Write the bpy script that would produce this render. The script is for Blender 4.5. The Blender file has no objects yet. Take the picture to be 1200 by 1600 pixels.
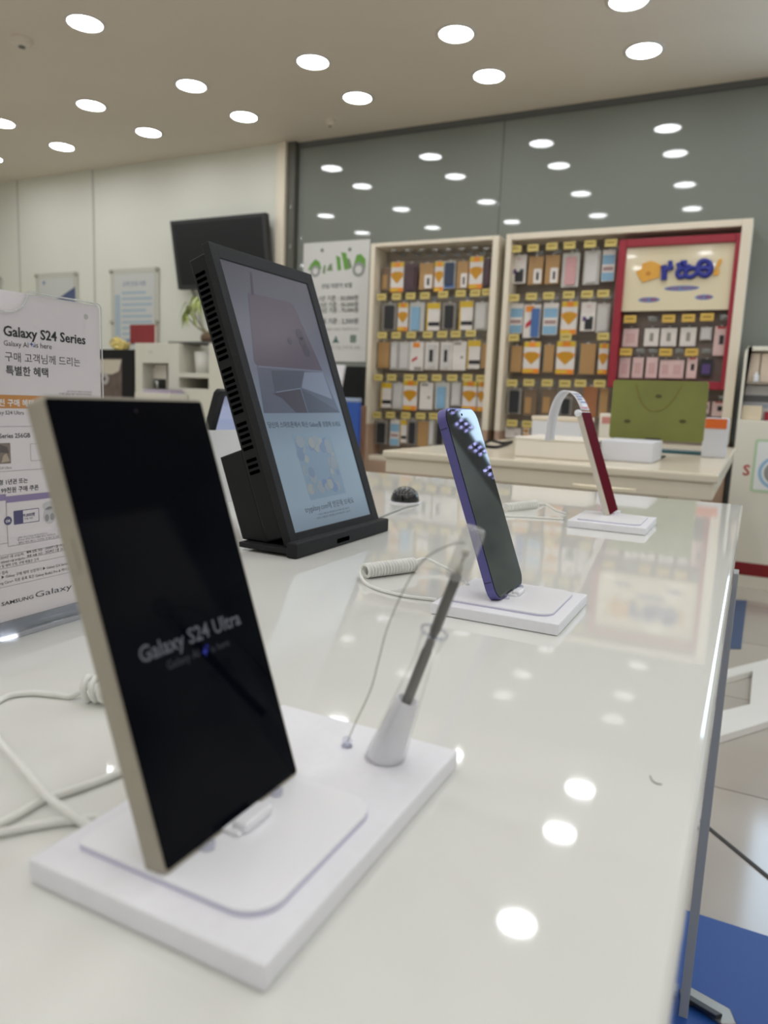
import bpy, bmesh, math, random
from mathutils import Vector, Matrix
random.seed(7)
SC = bpy.context.scene
COL = SC.collection
R = math.radians

# ------------------------------------------------------------------ camera
FPX, YAW, PITCH, ROLL = 1145.784, -0.459938513, -0.148869872, 0.0415667221
CAM = Vector((0, 0, 0.17))
FWD = Vector((math.sin(YAW)*math.cos(PITCH), math.cos(YAW)*math.cos(PITCH), math.sin(PITCH)))
_r0 = Vector((math.cos(YAW), -math.sin(YAW), 0)); _u0 = _r0.cross(FWD)
RGT = math.cos(ROLL)*_r0 + math.sin(ROLL)*_u0
UPV = -math.sin(ROLL)*_r0 + math.cos(ROLL)*_u0
cd = bpy.data.cameras.new('camera'); cam = bpy.data.objects.new('camera', cd); COL.objects.link(cam)
cam.matrix_world = Matrix(((RGT.x, UPV.x, -FWD.x, CAM.x), (RGT.y, UPV.y, -FWD.y, CAM.y), (RGT.z, UPV.z, -FWD.z, CAM.z), (0, 0, 0, 1)))
cd.sensor_fit = 'AUTO'; cd.sensor_width = 36.0; cd.lens = FPX/1600*36.0
cd.clip_start = 0.01; cd.clip_end = 60
cd.dof.use_dof = True; cd.dof.focus_distance = 0.63; cd.dof.aperture_fstop = 8.0
SC.camera = cam
SC.view_settings.view_transform = 'Standard'; SC.view_settings.look = 'None'
SC.view_settings.gamma = 1.0; SC.view_settings.exposure = 0.0
try:
    SC.view_settings.use_curve_mapping = False
    SC.cycles.use_denoising = True
    SC.cycles.max_bounces = 10; SC.cycles.transparent_max_bounces = 16
    SC.cycles.sample_clamp_indirect = 6.0
    SC.cycles.caustics_reflective = False; SC.cycles.caustics_refractive = False
except Exception:
    pass
LAMP = 28.5            # radiance of the downlights
# the mall beyond the open shop front
W = bpy.data.worlds.new('mall_surroundings'); SC.world = W; W.use_nodes = True
nt = W.node_tree; bg = nt.nodes['Background']
tc = nt.nodes.new('ShaderNodeTexCoord'); nz = nt.nodes.new('ShaderNodeTexNoise'); nz.inputs['Scale'].default_value = 5.0
nz.inputs['Detail'].default_value = 3.0
cr = nt.nodes.new('ShaderNodeValToRGB')
cr.color_ramp.elements[0].position = .36; cr.color_ramp.elements[0].color = (.22, .23, .24, 1)
cr.color_ramp.elements[1].position = .66; cr.color_ramp.elements[1].color = (.80, .78, .74, 1)
nt.links.new(tc.outputs['Generated'], nz.inputs['Vector']); nt.links.new(nz.outputs['Fac'], cr.inputs['Fac'])
nt.links.new(cr.outputs['Color'], bg.inputs['Color']); bg.inputs['Strength'].default_value = 0.9

ZF, ZC, YW, YG = -0.64, 1.75, 4.06, 4.10     # floor, ceiling, white wall, glass wall

# ------------------------------------------------------------------ measuring helpers
def ray(px, py):
    return FWD*FPX + RGT*(px-600) - UPV*(py-800)
def at(px, py, ax, val):
    d = ray(px, py); return CAM + d*((val-CAM[ax])/d[ax])
def lean(x, y, z, tilt, yaw=0.0):
    """frame of a surface that faces +X and leans back by tilt: local x along +Y, y up the surface, z out of it"""
    s, c = math.sin(tilt), math.cos(tilt)
    m = Matrix(((0, -s, c), (1, 0, 0), (0, c, s))).to_4x4()
    return Matrix.Translation((x, y, z)) @ Matrix.Rotation(yaw, 4, 'Z') @ m
def face_front(x, y, z):
    """frame of a surface on the back wall that faces -Y: local x along +X, y up, z towards the room"""
    return Matrix.Translation((x, y, z)) @ Matrix(((1, 0, 0), (0, 0, -1), (0, 1, 0))).to_4x4()
def on(px, py, M, off=0.0):
    n = M.to_3x3() @ Vector((0, 0, 1)); o = M.translation + n*off
    d = ray(px, py); p = CAM + d*((o-CAM).dot(n)/d.dot(n))
    q = M.inverted() @ p; return Vector((q.x, q.y))

# ------------------------------------------------------------------ materials
def lin(c):
    return tuple(((v/255)/12.92 if v/255 <= .04045 else ((v/255+.055)/1.055)**2.4) for v in c)
_M = {}
def mat(name, rgb, rough=.5, metal=0., spec=.5, coat=0., emit=None, es=0., noise=None, bump=None, ior=None):
    if name in _M: return _M[name]
    m = bpy.data.materials.new(name); m.use_nodes = True; t = m.node_tree; b = t.nodes['Principled BSDF']
    c = lin(rgb); b.inputs['Base Color'].default_value = (*c, 1)
    b.inputs['Roughness'].default_value = rough; b.inputs['Metallic'].default_value = metal
    b.inputs['Specular IOR Level'].default_value = spec; b.inputs['Coat Weight'].default_value = coat
    b.inputs['Coat Roughness'].default_value = .03
    if ior: b.inputs['IOR'].default_value = ior
    if emit is not None:
        b.inputs['Emission Color'].default_value = (*lin(emit), 1); b.inputs['Emission Strength'].default_value = es
    if noise or bump:
        g = t.nodes.new('ShaderNodeTexCoord'); n = t.nodes.new('ShaderNodeTexNoise')
        t.links.new(g.outputs['Object'], n.inputs['Vector']); n.inputs['Detail'].default_value = 4
        n.inputs['Scale'].default_value = (noise or bump)[0]
        if noise:
            a = noise[1]; r = t.nodes.new('ShaderNodeValToRGB')
            r.color_ramp.elements[0].position = .3; r.color_ramp.elements[1].position = .7
            r.color_ramp.elements[0].color = tuple(v*(1-a) for v in c)+(1,)
            r.color_ramp.elements[1].color = tuple(min(1, v*(1+a)) for v in c)+(1,)
            t.links.new(n.outputs['Fac'], r.inputs['Fac']); t.links.new(r.outputs['Color'], b.inputs['Base Color'])
        if bump:
            bp = t.nodes.new('ShaderNodeBump'); bp.inputs['Strength'].default_value = bump[1]; bp.inputs['Distance'].default_value = .002
            t.links.new(n.outputs['Fac'], bp.inputs['Height']); t.links.new(bp.outputs['Normal'], b.inputs['Normal'])
    _M[name] = m; return m
def clear(name, tint=(255, 255, 255), milk=0., edge=.35, rough=.03):
    """clear acrylic: passes light, mirrors at the Fresnel rate, greys a little where it is seen edge on"""
    if name in _M: return _M[name]
    m = bpy.data.materials.new(name); m.use_nodes = True; t = m.node_tree; t.nodes.clear()
    o = t.nodes.new('ShaderNodeOutputMaterial'); tr = t.nodes.new('ShaderNodeBsdfTransparent'); gl = t.nodes.new('ShaderNodeBsdfGlossy')
    gl.inputs['Roughness'].default_value = rough
    lw = t.nodes.new('ShaderNodeLayerWeight'); lw.inputs['Blend'].default_value = edge
    r = t.nodes.new('ShaderNodeValToRGB'); c = lin(tint)
    r.color_ramp.elements[0].position = .6; r.color_ramp.elements[0].color = (*c, 1)
    r.color_ramp.elements[1].color = tuple(v*.6 for v in c)+(1,)
    pw = t.nodes.new('ShaderNodeMath'); pw.operation = 'POWER'; pw.inputs[1].default_value = 4.0
    l2 = t.nodes.new('ShaderNodeLayerWeight'); l2.inputs['Blend'].default_value = .5
    fr = t.nodes.new('ShaderNodeMath'); fr.operation = 'MULTIPLY_ADD'; fr.inputs[1].default_value = .6; fr.inputs[2].default_value = .03
    t.links.new(l2.outputs['Facing'], pw.inputs[0]); t.links.new(pw.outputs[0], fr.inputs[0])
    mx = t.nodes.new('ShaderNodeMixShader')
    t.links.new(lw.outputs['Facing'], r.inputs['Fac']); t.links.new(r.outputs['Color'], tr.inputs['Color'])
    t.links.new(fr.outputs[0], mx.inputs['Fac']); t.links.new(tr.outputs[0], mx.inputs[1]); t.links.new(gl.outputs[0], mx.inputs[2])
    out = mx
    if milk:
        df = t.nodes.new('ShaderNodeBsdfDiffuse'); df.inputs['Color'].default_value = (.85, .85, .84, 1); out = t.nodes.new('ShaderNodeMixShader'); out.inputs['Fac'].default_value = milk
        t.links.new(mx.outputs[0], out.inputs[1]); t.links.new(df.outputs[0], out.inputs[2])
    t.links.new(out.outputs[0], o.inputs['Surface']); _M[name] = m; return m
def tile_floor():
    m = bpy.data.materials.new('beige_floor_tiles'); m.use_nodes = True; t = m.node_tree; b = t.nodes['Principled BSDF']
    g = t.nodes.new('ShaderNodeTexCoord'); mp = t.nodes.new('ShaderNodeMapping'); mp.inputs['Location'].default_value = (.25, -.495, 0)
    br = t.nodes.new('ShaderNodeTexBrick'); br.offset = 0; br.inputs['Scale'].default_value = 1
    br.inputs['Brick Width'].default_value = .6; br.inputs['Row Height'].default_value = .6; br.inputs['Mortar Size'].default_value = .0022
    br.inputs['Color1'].default_value = (*lin((196, 189, 180)), 1); br.inputs['Color2'].default_value = (*lin((188, 181, 172)), 1)
    br.inputs['Mortar'].default_value = (*lin((128, 120, 110)), 1)
    t.links.new(g.outputs['Object'], mp.inputs['Vector']); t.links.new(mp.outputs[0], br.inputs['Vector'])
    t.links.new(br.outputs['Color'], b.inputs['Base Color']); b.inputs['Roughness'].default_value = .12
    return m
def ramp_panel(name, stops, strength, height, rough=.08, base=(6, 6, 8), spec=.5):
    """a glowing panel whose colour runs from stops[0] at the bottom edge to the last at the top edge"""
    m = bpy.data.materials.new(name); m.use_nodes = True; t = m.node_tree; b = t.nodes['Principled BSDF']
    g = t.nodes.new('ShaderNodeTexCoord'); sp = t.nodes.new('ShaderNodeSeparateXYZ'); mm = t.nodes.new('ShaderNodeMath'); mm.operation = 'DIVIDE'
    mm.inputs[1].default_value = height; r = t.nodes.new('ShaderNodeValToRGB')
    for i, (p, c) in enumerate(stops):
        e = r.color_ramp.elements[i] if i < 2 else r.color_ramp.elements.new(p)
        e.position = p; e.color = (*lin(c), 1)
    t.links.new(g.outputs['Object'], sp.inputs[0]); t.links.new(sp.outputs['Y'], mm.inputs[0]); t.links.new(mm.outputs[0], r.inputs['Fac'])
    t.links.new(r.outputs['Color'], b.inputs['Emission Color']); b.inputs['Emission Strength'].default_value = strength
    b.inputs['Base Color'].default_value = (*lin(base), 1); b.inputs['Roughness'].default_value = rough; b.inputs['Specular IOR Level'].default_value = spec
    return m

# ------------------------------------------------------------------ mesh builder
def rr(x0, y0, x1, y1, r, seg=6):
    """rounded rectangle outline; r is one radius or four (bl, br, tr, tl)"""
    rs = r if isinstance(r, (list, tuple)) else (r,)*4
    pts = []
    for (cx, cy, a0, q) in ((x0+rs[0], y0+rs[0], 180, rs[0]), (x1-rs[1], y0+rs[1], 270, rs[1]), (x1-rs[2], y1-rs[2], 0, rs[2]), (x0+rs[3], y1-rs[3], 90, rs[3])):
        for k in range(seg+1):
            a = R(a0+90*k/seg); pts.append((cx+q*math.cos(a), cy+q*math.sin(a)))
    out = []
    for p in pts:
        if not out or (abs(p[0]-out[-1][0])+abs(p[1]-out[-1][1])) > 1e-7: out.append(p)
    return out
def smooth_path(pts, n=10):
    pts = [Vector(p) for p in pts]; out = []
    for i in range(len(pts)-1):
        p0 = pts[max(i-1, 0)]; p1 = pts[i]; p2 = pts[i+1]; p3 = pts[min(i+2, len(pts)-1)]
        for k in range(n):
            t = k/n
            out.append(.5*((2*p1)+(p2-p0)*t+(2*p0-5*p1+4*p2-p3)*t*t+(3*p1-p0-3*p2+p3)*t**3))
    out.append(pts[-1]); return out
_TXT = {}
def text_mesh(s, bold):
    k = (s, bold)
    if k in _TXT: return _TXT[k]
    c = bpy.data.curves.new('lettering', 'FONT'); c.body = s; c.size = 1.0; c.resolution_u = 2
    if bold: c.offset = .018
    o = bpy.data.objects.new('lettering', c); COL.objects.link(o)
    dg = bpy.context.evaluated_depsgraph_get(); ev = o.evaluated_get(dg); me = ev.to_mesh()
    vs = [v.co.copy() for v in me.vertices]; fs = [tuple(p.vertices) for p in me.polygons]
    ev.to_mesh_clear(); bpy.data.objects.remove(o); bpy.data.curves.remove(c)
    _TXT[k] = (vs, fs); return _TXT[k]
class MB:
    def __init__(s): s.v = []; s.f = []; s.m = []; s.sm = []; s.mats = []
    def mi(s, m):
        if m not in s.mats: s.mats.append(m)
        return s.mats.index(m)
    def add(s, vs, fs, m, smooth=False, M=None):
        b = len(s.v); i = s.mi(m)
        s.v += [tuple((M @ Vector(p)) if M else p) for p in vs]
        for f in fs: s.f.append(tuple(b+k for k in f)); s.m.append(i); s.sm.append(smooth)
        return s
    def box(s, a, b, m, bevel=0., seg=2, M=None):
        bm = bmesh.new(); bmesh.ops.create_cube(bm, size=1)
        for v in bm.verts:
            v.co = Vector([(a[k]+b[k])/2+v.co[k]*(b[k]-a[k]) for k in range(3)])
        if bevel > 0: bmesh.ops.bevel(bm, geom=bm.edges[:], offset=bevel, segments=seg, profile=.5, affect='EDGES')
        bm.verts.index_update()
        s.add([v.co.copy() for v in bm.verts], [tuple(v.index for v in f.verts) for f in bm.faces], m, False, M); bm.free(); return s
    def prism(s, out, z0, z1, m, bevel=0., seg=2, M=None, smooth=False):
        bm = bmesh.new(); lo = [bm.verts.new((x, y, z0)) for x, y in out]; hi = [bm.verts.new((x, y, z1)) for x, y in out]; n = len(out)
        bm.faces.new(lo[::-1]); bm.faces.new(hi)
        for k in range(n): bm.faces.new((lo[k], lo[(k+1) % n], hi[(k+1) % n], hi[k]))
        if bevel > 0:
            es = [e for e in bm.edges if abs(e.verts[0].co.z-e.verts[1].co.z) < 1e-9]
            bmesh.ops.bevel(bm, geom=es, offset=bevel, segments=seg, profile=.5, affect='EDGES')
        bm.verts.index_update()
        s.add([v.co.copy() for v in bm.verts], [tuple(v.index for v in f.verts) for f in bm.faces], m, smooth, M); bm.free(); return s
    def flat(s, pts, z, m, M=None):
        return s.add([(p[0], p[1], z) for p in pts], [tuple(range(len(pts)))], m, False, M)
    def disc(s, x, y, r, z, m, M=None, n=20, ry=None):
        ry = ry or r
        return s.flat([(x+r*math.cos(2*math.pi*k/n), y+ry*math.sin(2*math.pi*k/n)) for k in range(n)], z, m, M)
    def line(s, a, b, w, z, m, M=None):
        a, b = Vector(a[:2]), Vector(b[:2]); d = (b-a).normalized(); n = Vector((-d.y, d.x))*w/2
        return s.flat([a-n, b-n, b+n, a+n], z, m, M)
    def ringrect(s, x0, y0, x1, y1, w, z, m, M=None):
        for a, b in (((x0, y0), (x1, y0)), ((x1, y0), (x1, y1)), ((x1, y1), (x0, y1)), ((x0, y1), (x0, y0))): s.line(a, b, w, z, m, M)
        return s
    def tube(s, pts, r, m, n=10, M=None, caps=True):
        pts = [Vector(p) for p in pts]; rad = r if isinstance(r, (list, tuple)) else [r]*len(pts)
        vs = []; fs = []; up = None
        for i, p in enumerate(pts):
            d = (pts[min(i+1, len(pts)-1)]-pts[max(i-1, 0)]).normalized()
            if up is None: up = d.orthogonal().normalized()
            up = (up-d*up.dot(d)).normalized() if (up-d*up.dot(d)).length > 1e-6 else d.orthogonal().normalized()
            w = d.cross(up)
            for k in range(n):
                a = 2*math.pi*k/n; vs.append(p+(up*math.cos(a)+w*math.sin(a))*rad[i])
        for i in range(len(pts)-1):
            for k in range(n): fs.append((i*n+k, i*n+(k+1) % n, (i+1)*n+(k+1) % n, (i+1)*n+k))
        s.add(vs, fs, m, True, M)
        if caps:
            s.add(vs[:n], [tuple(range(n))[::-1]], m, False, M); s.add(vs[-n:], [tuple(range(n))], m, False, M)
        return s
    def lathe(s, prof, m, n=32, M=None, smooth=True):
        vs = [(r*math.cos(2*math.pi*k/n), r*math.sin(2*math.pi*k/n), z) for r, z in prof for k in range(n)]
        fs = [(i*n+k, i*n+(k+1) % n, (i+1)*n+(k+1) % n, (i+1)*n+k) for i in range(len(prof)-1) for k in range(n)]
        return s.add(vs, fs, m, smooth, M)
    def text(s, body, x, y, m, width=None, height=None, z=0., bold=False, M=None, shear=0.):
        vs, fs = text_mesh(body, bold)
        if not vs: return s
        x0 = min(v.x for v in vs); x1 = max(v.x for v in vs); k = (width/(x1-x0)) if width else height/.72
        ky = (height/.72) if height else k
        return s.add([(x+(v.x-x0)*k+shear*(v.x-x0)*0, y+v.y*ky, z) for v in vs], fs, m, False, M)
    def build(s, name, parent=None, recalc=True, weld=False):
        me = bpy.data.meshes.new(name); me.from_pydata(s.v, [], s.f)
        for m in s.mats: me.materials.append(m)
        me.polygons.foreach_set('material_index', s.m); me.polygons.foreach_set('use_smooth', s.sm)
        if recalc:
            bm = bmesh.new(); bm.from_mesh(me); bmesh.ops.recalc_face_normals(bm, faces=bm.faces[:]); bm.to_mesh(me); bm.free()
        me.update()
        o = bpy.data.objects.new(name, me); COL.objects.link(o)
        if parent is not None: o.parent = parent
        return o
def tag(o, label=None, cat=None, group=None, kind=None):
    if label: o['label'] = label
    if cat: o['category'] = cat
    if group: o['group'] = group
    if kind: o['kind'] = kind
    return o
def thing(name, label, cat, M=None, group=None):
    o = bpy.data.objects.new(name, None); COL.objects.link(o); o.empty_display_size = .05
    if M is not None: o.matrix_world = M if isinstance(M, Matrix) else Matrix.Translation(M)
    return tag(o, label, cat, group)
def struct(mb, name):
    return tag(mb.build(name), kind='structure')
def copy_thing(o):
    c = o.copy(); COL.objects.link(c)
    for ch in o.children:
        k = ch.copy(); k.parent = c; COL.objects.link(k)
    return c
ORD = ['first', 'second', 'third', 'fourth', 'fifth', 'sixth', 'seventh', 'eighth', 'ninth', 'tenth']

# ------------------------------------------------------------------ palette
white_wall = mat('white_wall_paint', (224, 225, 213), .55, noise=(1.5, .03))
ceil_paint = mat('ceiling_paint', (222, 212, 196), .6, noise=(2, .02))
glass_wall = mat('grey_green_back_painted_glass', (128, 133, 126), .035, spec=.55, noise=(.6, .03))
seam_grey = mat('seam_grey', (96, 98, 94), .6)
seam_pale = mat('pale_panel_seam', (196, 197, 186), .7)
alu = mat('brushed_aluminium', (150, 150, 146), .35, .9, bump=(60, .1))
dark_alu = mat('dark_frame_metal', (92, 92, 84), .4, .3)
gloss_white = mat('glossy_white_laminate', (227, 227, 221), .045, spec=.5, coat=.15, noise=(3, .012))
matt_white = mat('matt_white_plastic', (236, 236, 240), .45, noise=(200, .015))
pad_white = mat('smooth_white_pad', (240, 240, 243), .35)
cord_white = mat('white_cord_rubber', (236, 236, 230), .35, noise=(90, .02))
cream = mat('cream_laminate', (224, 214, 192), .22, noise=(2, .02))
cream_frame = mat('cream_cabinet_paint', (228, 218, 198), .4, noise=(3, .03))
taupe = mat('taupe_slat_panel', (168, 156, 140), .5, noise=(6, .06))
brown_base = mat('brown_wood_base', (178, 150, 128), .5, noise=(8, .12))
black_plastic = mat('black_plastic', (14, 15, 17), .5, spec=.3, noise=(300, .15))
black_text = mat('black_textured_plastic', (26, 27, 29), .6, spec=.3, bump=(900, .5))
black_slot = mat('black_slot', (2, 2, 2), 1, spec=0)
ink = mat('black_ink', (38, 38, 42), .6)
ink_grey = mat('grey_ink', (120, 118, 120), .6)
paper = mat('white_print_paper', (226, 220, 222), .5, noise=(12, .012))
acrylic = clear('clear_acrylic')
acrylic_edge = clear('acrylic_edge', (240, 241, 246))

# ------------------------------------------------------------------ the setting
XL, XR, YN = -5.9, 3.2, -2.2
m = MB(); m.box((XL-.1, YN, ZF-.08), (XR, YW+.3, ZF), tile_floor()); struct(m, 'floor')
m = MB(); m.box((XL-.1, YN, ZC), (XR, YW+.3, ZC+.08), ceil_paint); struct(m, 'ceiling')
m = MB(); m.box((XL-.1, YN, ZF), (XL, YW, ZC), white_wall); struct(m, 'wall_left')
xp = at(437, 222, 1, YW).x; xg = at(452, 222, 1, YW).x
m = MB(); m.box((XL, YW, ZF), (xp, YW+.1, ZC), white_wall); struct(m, 'wall_back')
for i, (px, py) in enumerate(((147, 380), (30, 380))):
    x = at(px, py, 1, YW).x
    m = MB(); m.box((x-.009, YW-.004, ZF), (x+.009, YW+.002, ZC), seam_pale); struct(m, 'trim_%d' % (i+1))
m = MB(); m.box((xp, YW-.03, ZF), (xg-.008, YW+.1, ZC), cream_frame, .004); struct(m, 'trim_3')
m = MB(); m.box((xg-.008, YW-.005, ZF), (xg+.05, YG+.05, ZC), dark_alu, .003)
for z in (1.36, 1.12, .88):
    m.box((xg+.022, YW-.012, z-.012), (xg+.036, YW-.004, z+.012), alu, .002)
struct(m, 'trim_4')
xs = at(785, 250, 1, YG).x
m = MB(); m.box((xg+.05, YG, ZF), (xs-.004, YG+.012, ZC-.03), glass_wall, .0015); struct(m, 'wall_glass_left')
m = MB(); m.box((xs+.004, YG, ZF), (.93, YG+.012, ZC-.03), glass_wall, .0015); struct(m, 'wall_glass_right')
m = MB(); m.box((xs-.004, YG+.001, ZF), (xs+.004, YG+.012, ZC), seam_grey); struct(m, 'trim_5')
m = MB(); m.box((xg+.05, YG-.012, ZC-.03), (.93, YG+.012, ZC), seam_grey); struct(m, 'trim_6')
m = MB(); m.box((.93, YG-.0, ZF), (XR, YG+.05, ZC), mat('sage_far_wall', (196, 210, 208), .6, noise=(2.5, .4))); struct(m, 'wall_back_right')
# the daylit window right of the cabinets, whose light the violet phone's screen mirrors
sky_glass = mat('daylit_window_glass', (200, 220, 240), .1, emit=(196, 224, 250), es=5.0)
m = MB()
wo = [(.20, .45), (.86, .45), (.80, 1.45), (.20, 1.45)]
m.prism(wo, 0, .006, sky_glass, M=face_front(0, YG-.002, 0)); w1 = struct(m, 'window_1')
m = MB()
for a, b in zip(wo, wo[1:]+wo[:1]): m.tube([(a[0], YG-.012, a[1]), (b[0], YG-.012, b[1])], .012, dark_alu, 6)
tag(m.build('window_frame', w1))
# a dark joint that runs askew over the tiles
a, b = at(1104, 1291, 2, ZF+.001), at(1200, 1370, 2, ZF+.001); b = a+(b-a)*3
m = MB(); d = (b-a).normalized(); n = Vector((-d.y, d.x, 0))*.0045
m.prism([(p.x, p.y) for p in (a-n-d*.6, b-n, b+n, a+n-d*.6)], ZF, ZF+.002, mat('dark_joint', (58, 54, 50), .6)); struct(m, 'trim_7')

# ------------------------------------------------------------------ ceiling downlights
lamp_face = mat('downlight_diffuser', (255, 255, 250), .4, emit=(250, 252, 255), es=LAMP)
lamp_ring = mat('downlight_ring', (214, 210, 200), .35)
XS = [-4.99, -4.27, -3.51, -2.785, -2.045, -1.32, -.605, .12, .84, 1.56]
YS = [3.61, 3.17, 2.49, 1.83, 1.17, .5, -.17, -.84]
ROWN = ['in the row nearest the back wall', 'in the second row from the back wall', 'in the third row']
first = thing('downlight', 'x', 'ceiling light', (0, 0, ZC))
m = MB(); m.lathe([(.071, .001), (.071, -.006), (.078, -.008), (.088, -.004), (.090, .001)], lamp_ring, 32); m.build('frame', first)
m = MB(); m.disc(0, 0, .0715, -.0045, lamp_face, n=32); m.build('diffuser', first, recalc=False)
cnt = 0
for j, y in enumerate(YS):
    for i, x in enumerate(XS):
        o = first if cnt == 0 else copy_thing(first); cnt += 1
        o.location = (x, y, ZC); o['group'] = 'recessed ceiling downlights'
        vis = (j == 0 and i <= 6) or (j == 1 and 1 <= i <= 6) or (j == 2 and i == 3)
        if j == 2 and i == 3: o['label'] = 'round ceiling downlight standing alone nearest the upper left corner of the ceiling'
        elif vis: o['label'] = 'round white ceiling downlight, %s from the left %s' % (ORD[i if j == 0 else i-1], ROWN[j])
        else: o['label'] = 'round ceiling downlight beyond the edge of view, part of the same grid'
def detector(px, py, r, label):
    p = at(px, py, 2, ZC); o = thing('smoke_detector', label, 'smoke detector', (p.x, p.y, ZC))
    q = MB(); q.lathe([(0, -.03), (r*.5, -.03), (r*.8, -.022), (r*.9, -.01), (r, -.006), (r, 0)], ceil_paint, 24); q.build('cover', o)
    q = MB(); q.lathe([(r*.3, -.034), (r*.3, -.028)], seam_grey, 16); q.disc(0, 0, r*.3, -.034, seam_grey); q.build('sensor', o)
detector(34, 62, .05, 'small round smoke detector on the ceiling at the left')
detector(516, 188, .03, 'tiny round sensor on the ceiling above the grey glass')
p = at(1110, 155, 1, YG-.004)
m = MB(); M = face_front(0, YG-.002, 0)
pp = [on(*q, M) for q in ((1109, 154), (1159, 152), (1157, 158), (1146, 163), (1139, 167), (1117, 167), (1110, 162))]
m.prism([(v.x, v.y) for v in pp], -.002, .004, mat('beige_tape', (226, 214, 186), .6)); o = m.build('tape_scrap')
tag(o, 'ragged beige tape scrap stuck high on the grey glass wall', 'tape')

# ------------------------------------------------------------------ display table
t = thing('display_table', 'long glossy white display table carrying the phones and the black monitor', 'table', (0, 0, ZF))
T0 = Matrix.Translation((0, 0, -ZF))
m = MB(); m.box((-1.15, -.55, -.04), (-.004, 1.585, 0), gloss_white, .005, 4, M=T0); m.build('tabletop', t)
m = MB(); m.box((-1.0, -.4, ZF), (-.09, 1.5, -.041), matt_white, .004, M=T0); m.build('pedestal', t)
leg_m = mat('grey_steel_leg', (176, 178, 174), .6)
for y in (.98, -.2):
    l = MB(); l.box((-.010, y, ZF), (.0015, y+.03, -.02), leg_m, .001, M=T0); lo = l.build('leg', t)
f1 = [at(px, py, 2, ZF) for px, py in ((1060, 1556), (1078, 1553), (1140, 1588), (1150, 1612), (1126, 1612), (1090, 1580), (1062, 1572))]
l = MB(); l.prism([(p.x, p.y) for p in f1], ZF+.001, ZF+.012, alu, .002, M=T0)
g1 = [at(px, py, 2, ZF+.012) for px, py in ((1066, 1562), (1076, 1559), (1128, 1590), (1118, 1593))]
l.prism([(p.x, p.y) for p in g1], ZF+.012, ZF+.018, mat('dark_steel', (70, 74, 78), .35, .7), .001, M=T0)
l.build('foot', t)
hair = mat('hairline_scuff', (150, 148, 144), .5)
m = MB()
sc = smooth_path([at(px, py, 2, .0004) for px, py in ((1016, 1212), (1019, 1219), (1026, 1224), (1034, 1225))], 6)
m.tube(sc, .0003, hair, 5); o = m.build('hair_strand')
tag(o, 'tiny curved dark hair lying on the glossy table near its right edge', 'hair')

# ------------------------------------------------------------------ phone stands and phones
def stand(label, x0, x1, y0, y1, h, pad, clip_y, clip_x):
    o = thing('display_stand', label, 'display stand', ((x0+x1)/2, (y0+y1)/2, 0), 'white phone stands on the display table')
    T = Matrix.Translation((-(x0+x1)/2, -(y0+y1)/2, 0))
    q = MB(); q.box((x0, y0, .0004), (x1, y1, h), matt_white, .0009, 2, M=T)
    q.box((x0+.002, y0+.002, 0), (x1-.002, y1-.002, .0006), seam_grey, M=T); q.build('base', o)
    q = MB(); q.prism(rr(pad[0]-.0002, pad[2]-.0002, pad[1]+.0002, pad[3]+.0002, (.003, .0125, .0125, .003), 10), h, h+.0013, mat('lavender_edge_shadow', (200, 198, 218), .35), 0, M=T)  # edge shadow around the pad, put into a lavender under layer
    q.prism(rr(pad[0], pad[2], pad[1], pad[3], (.003, .0125, .0125, .003), 10), h+.0013, h+.0022, pad_white, .0003, 2, M=T); q.build('pad', o)
    q = MB(); zt = h+.0022
    q.box((clip_x-.004, clip_y-.011, zt), (clip_x+.0068, clip_y+.011, zt+.0016), pad_white, .0006, M=T)
    q.box((clip_x+.0018, clip_y-.0085, zt), (clip_x+.0085, clip_y+.0085, zt+.0042), pad_white, .0014, 3, M=T)
    Mx = T @ Matrix.Translation((clip_x-.0105, clip_y, zt)) @ Matrix.Rotation(R(-19), 4, 'Y')
    q.box((-.006, -.011, -.001), (0, .011, .036), pad_white, .0012, 3, M=Mx); q.build('clip', o)
    for dy in (-.021, .021):
        q = MB(); q.lathe([(0, 0), (.0026, 0), (.0026, .0022), (.0016, .0028), (0, .0028)], acrylic_edge, 16, M=T @ Matrix.Translation((clip_x+.001, clip_y+dy, zt))); q.build('foot_pad', o)
    return o
s1 = stand('large white phone stand in front with the clear pen holder at its far end', -.2085, -.1090, .1555, .3095, .0092, (-.1993, -.1192, .168, .2462), .2095, -.1585)
s2 = stand('white stand under the violet phone in the middle of the table', -.2212, -.1165, .5395, .6465, .0095, (-.2142, -.1262, .5525, .6405), .602, -.1715)
s3 = stand('farthest white stand, under the cream phone with the red screen', -.2303, -.1205, 1.069, 1.196, .0105, (-.2190, -.1310, 1.082, 1.182), 1.182, -.1822)

def phone(label, x, y, z, tilt, w, h, d, rad, frame_m, screen_m, band=None, back_m=None):
    M = lean(x, y+w/2, z, tilt); o = thing('smartphone', label, 'smartphone', M, 'smartphones on display')
    q = MB(); q.prism(rr(-w/2, 0, w/2, h, rad, 10), -d, -.0006, frame_m, .0012, 3)
    q.build('body', o)
    q = MB(); q.prism(rr(-w/2+.0012, .0012, w/2-.0012, h-.0012, max(rad-.0012, .001), 10), -.0007, 0, screen_m, .0003, 1)
    return M, o, q
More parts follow.
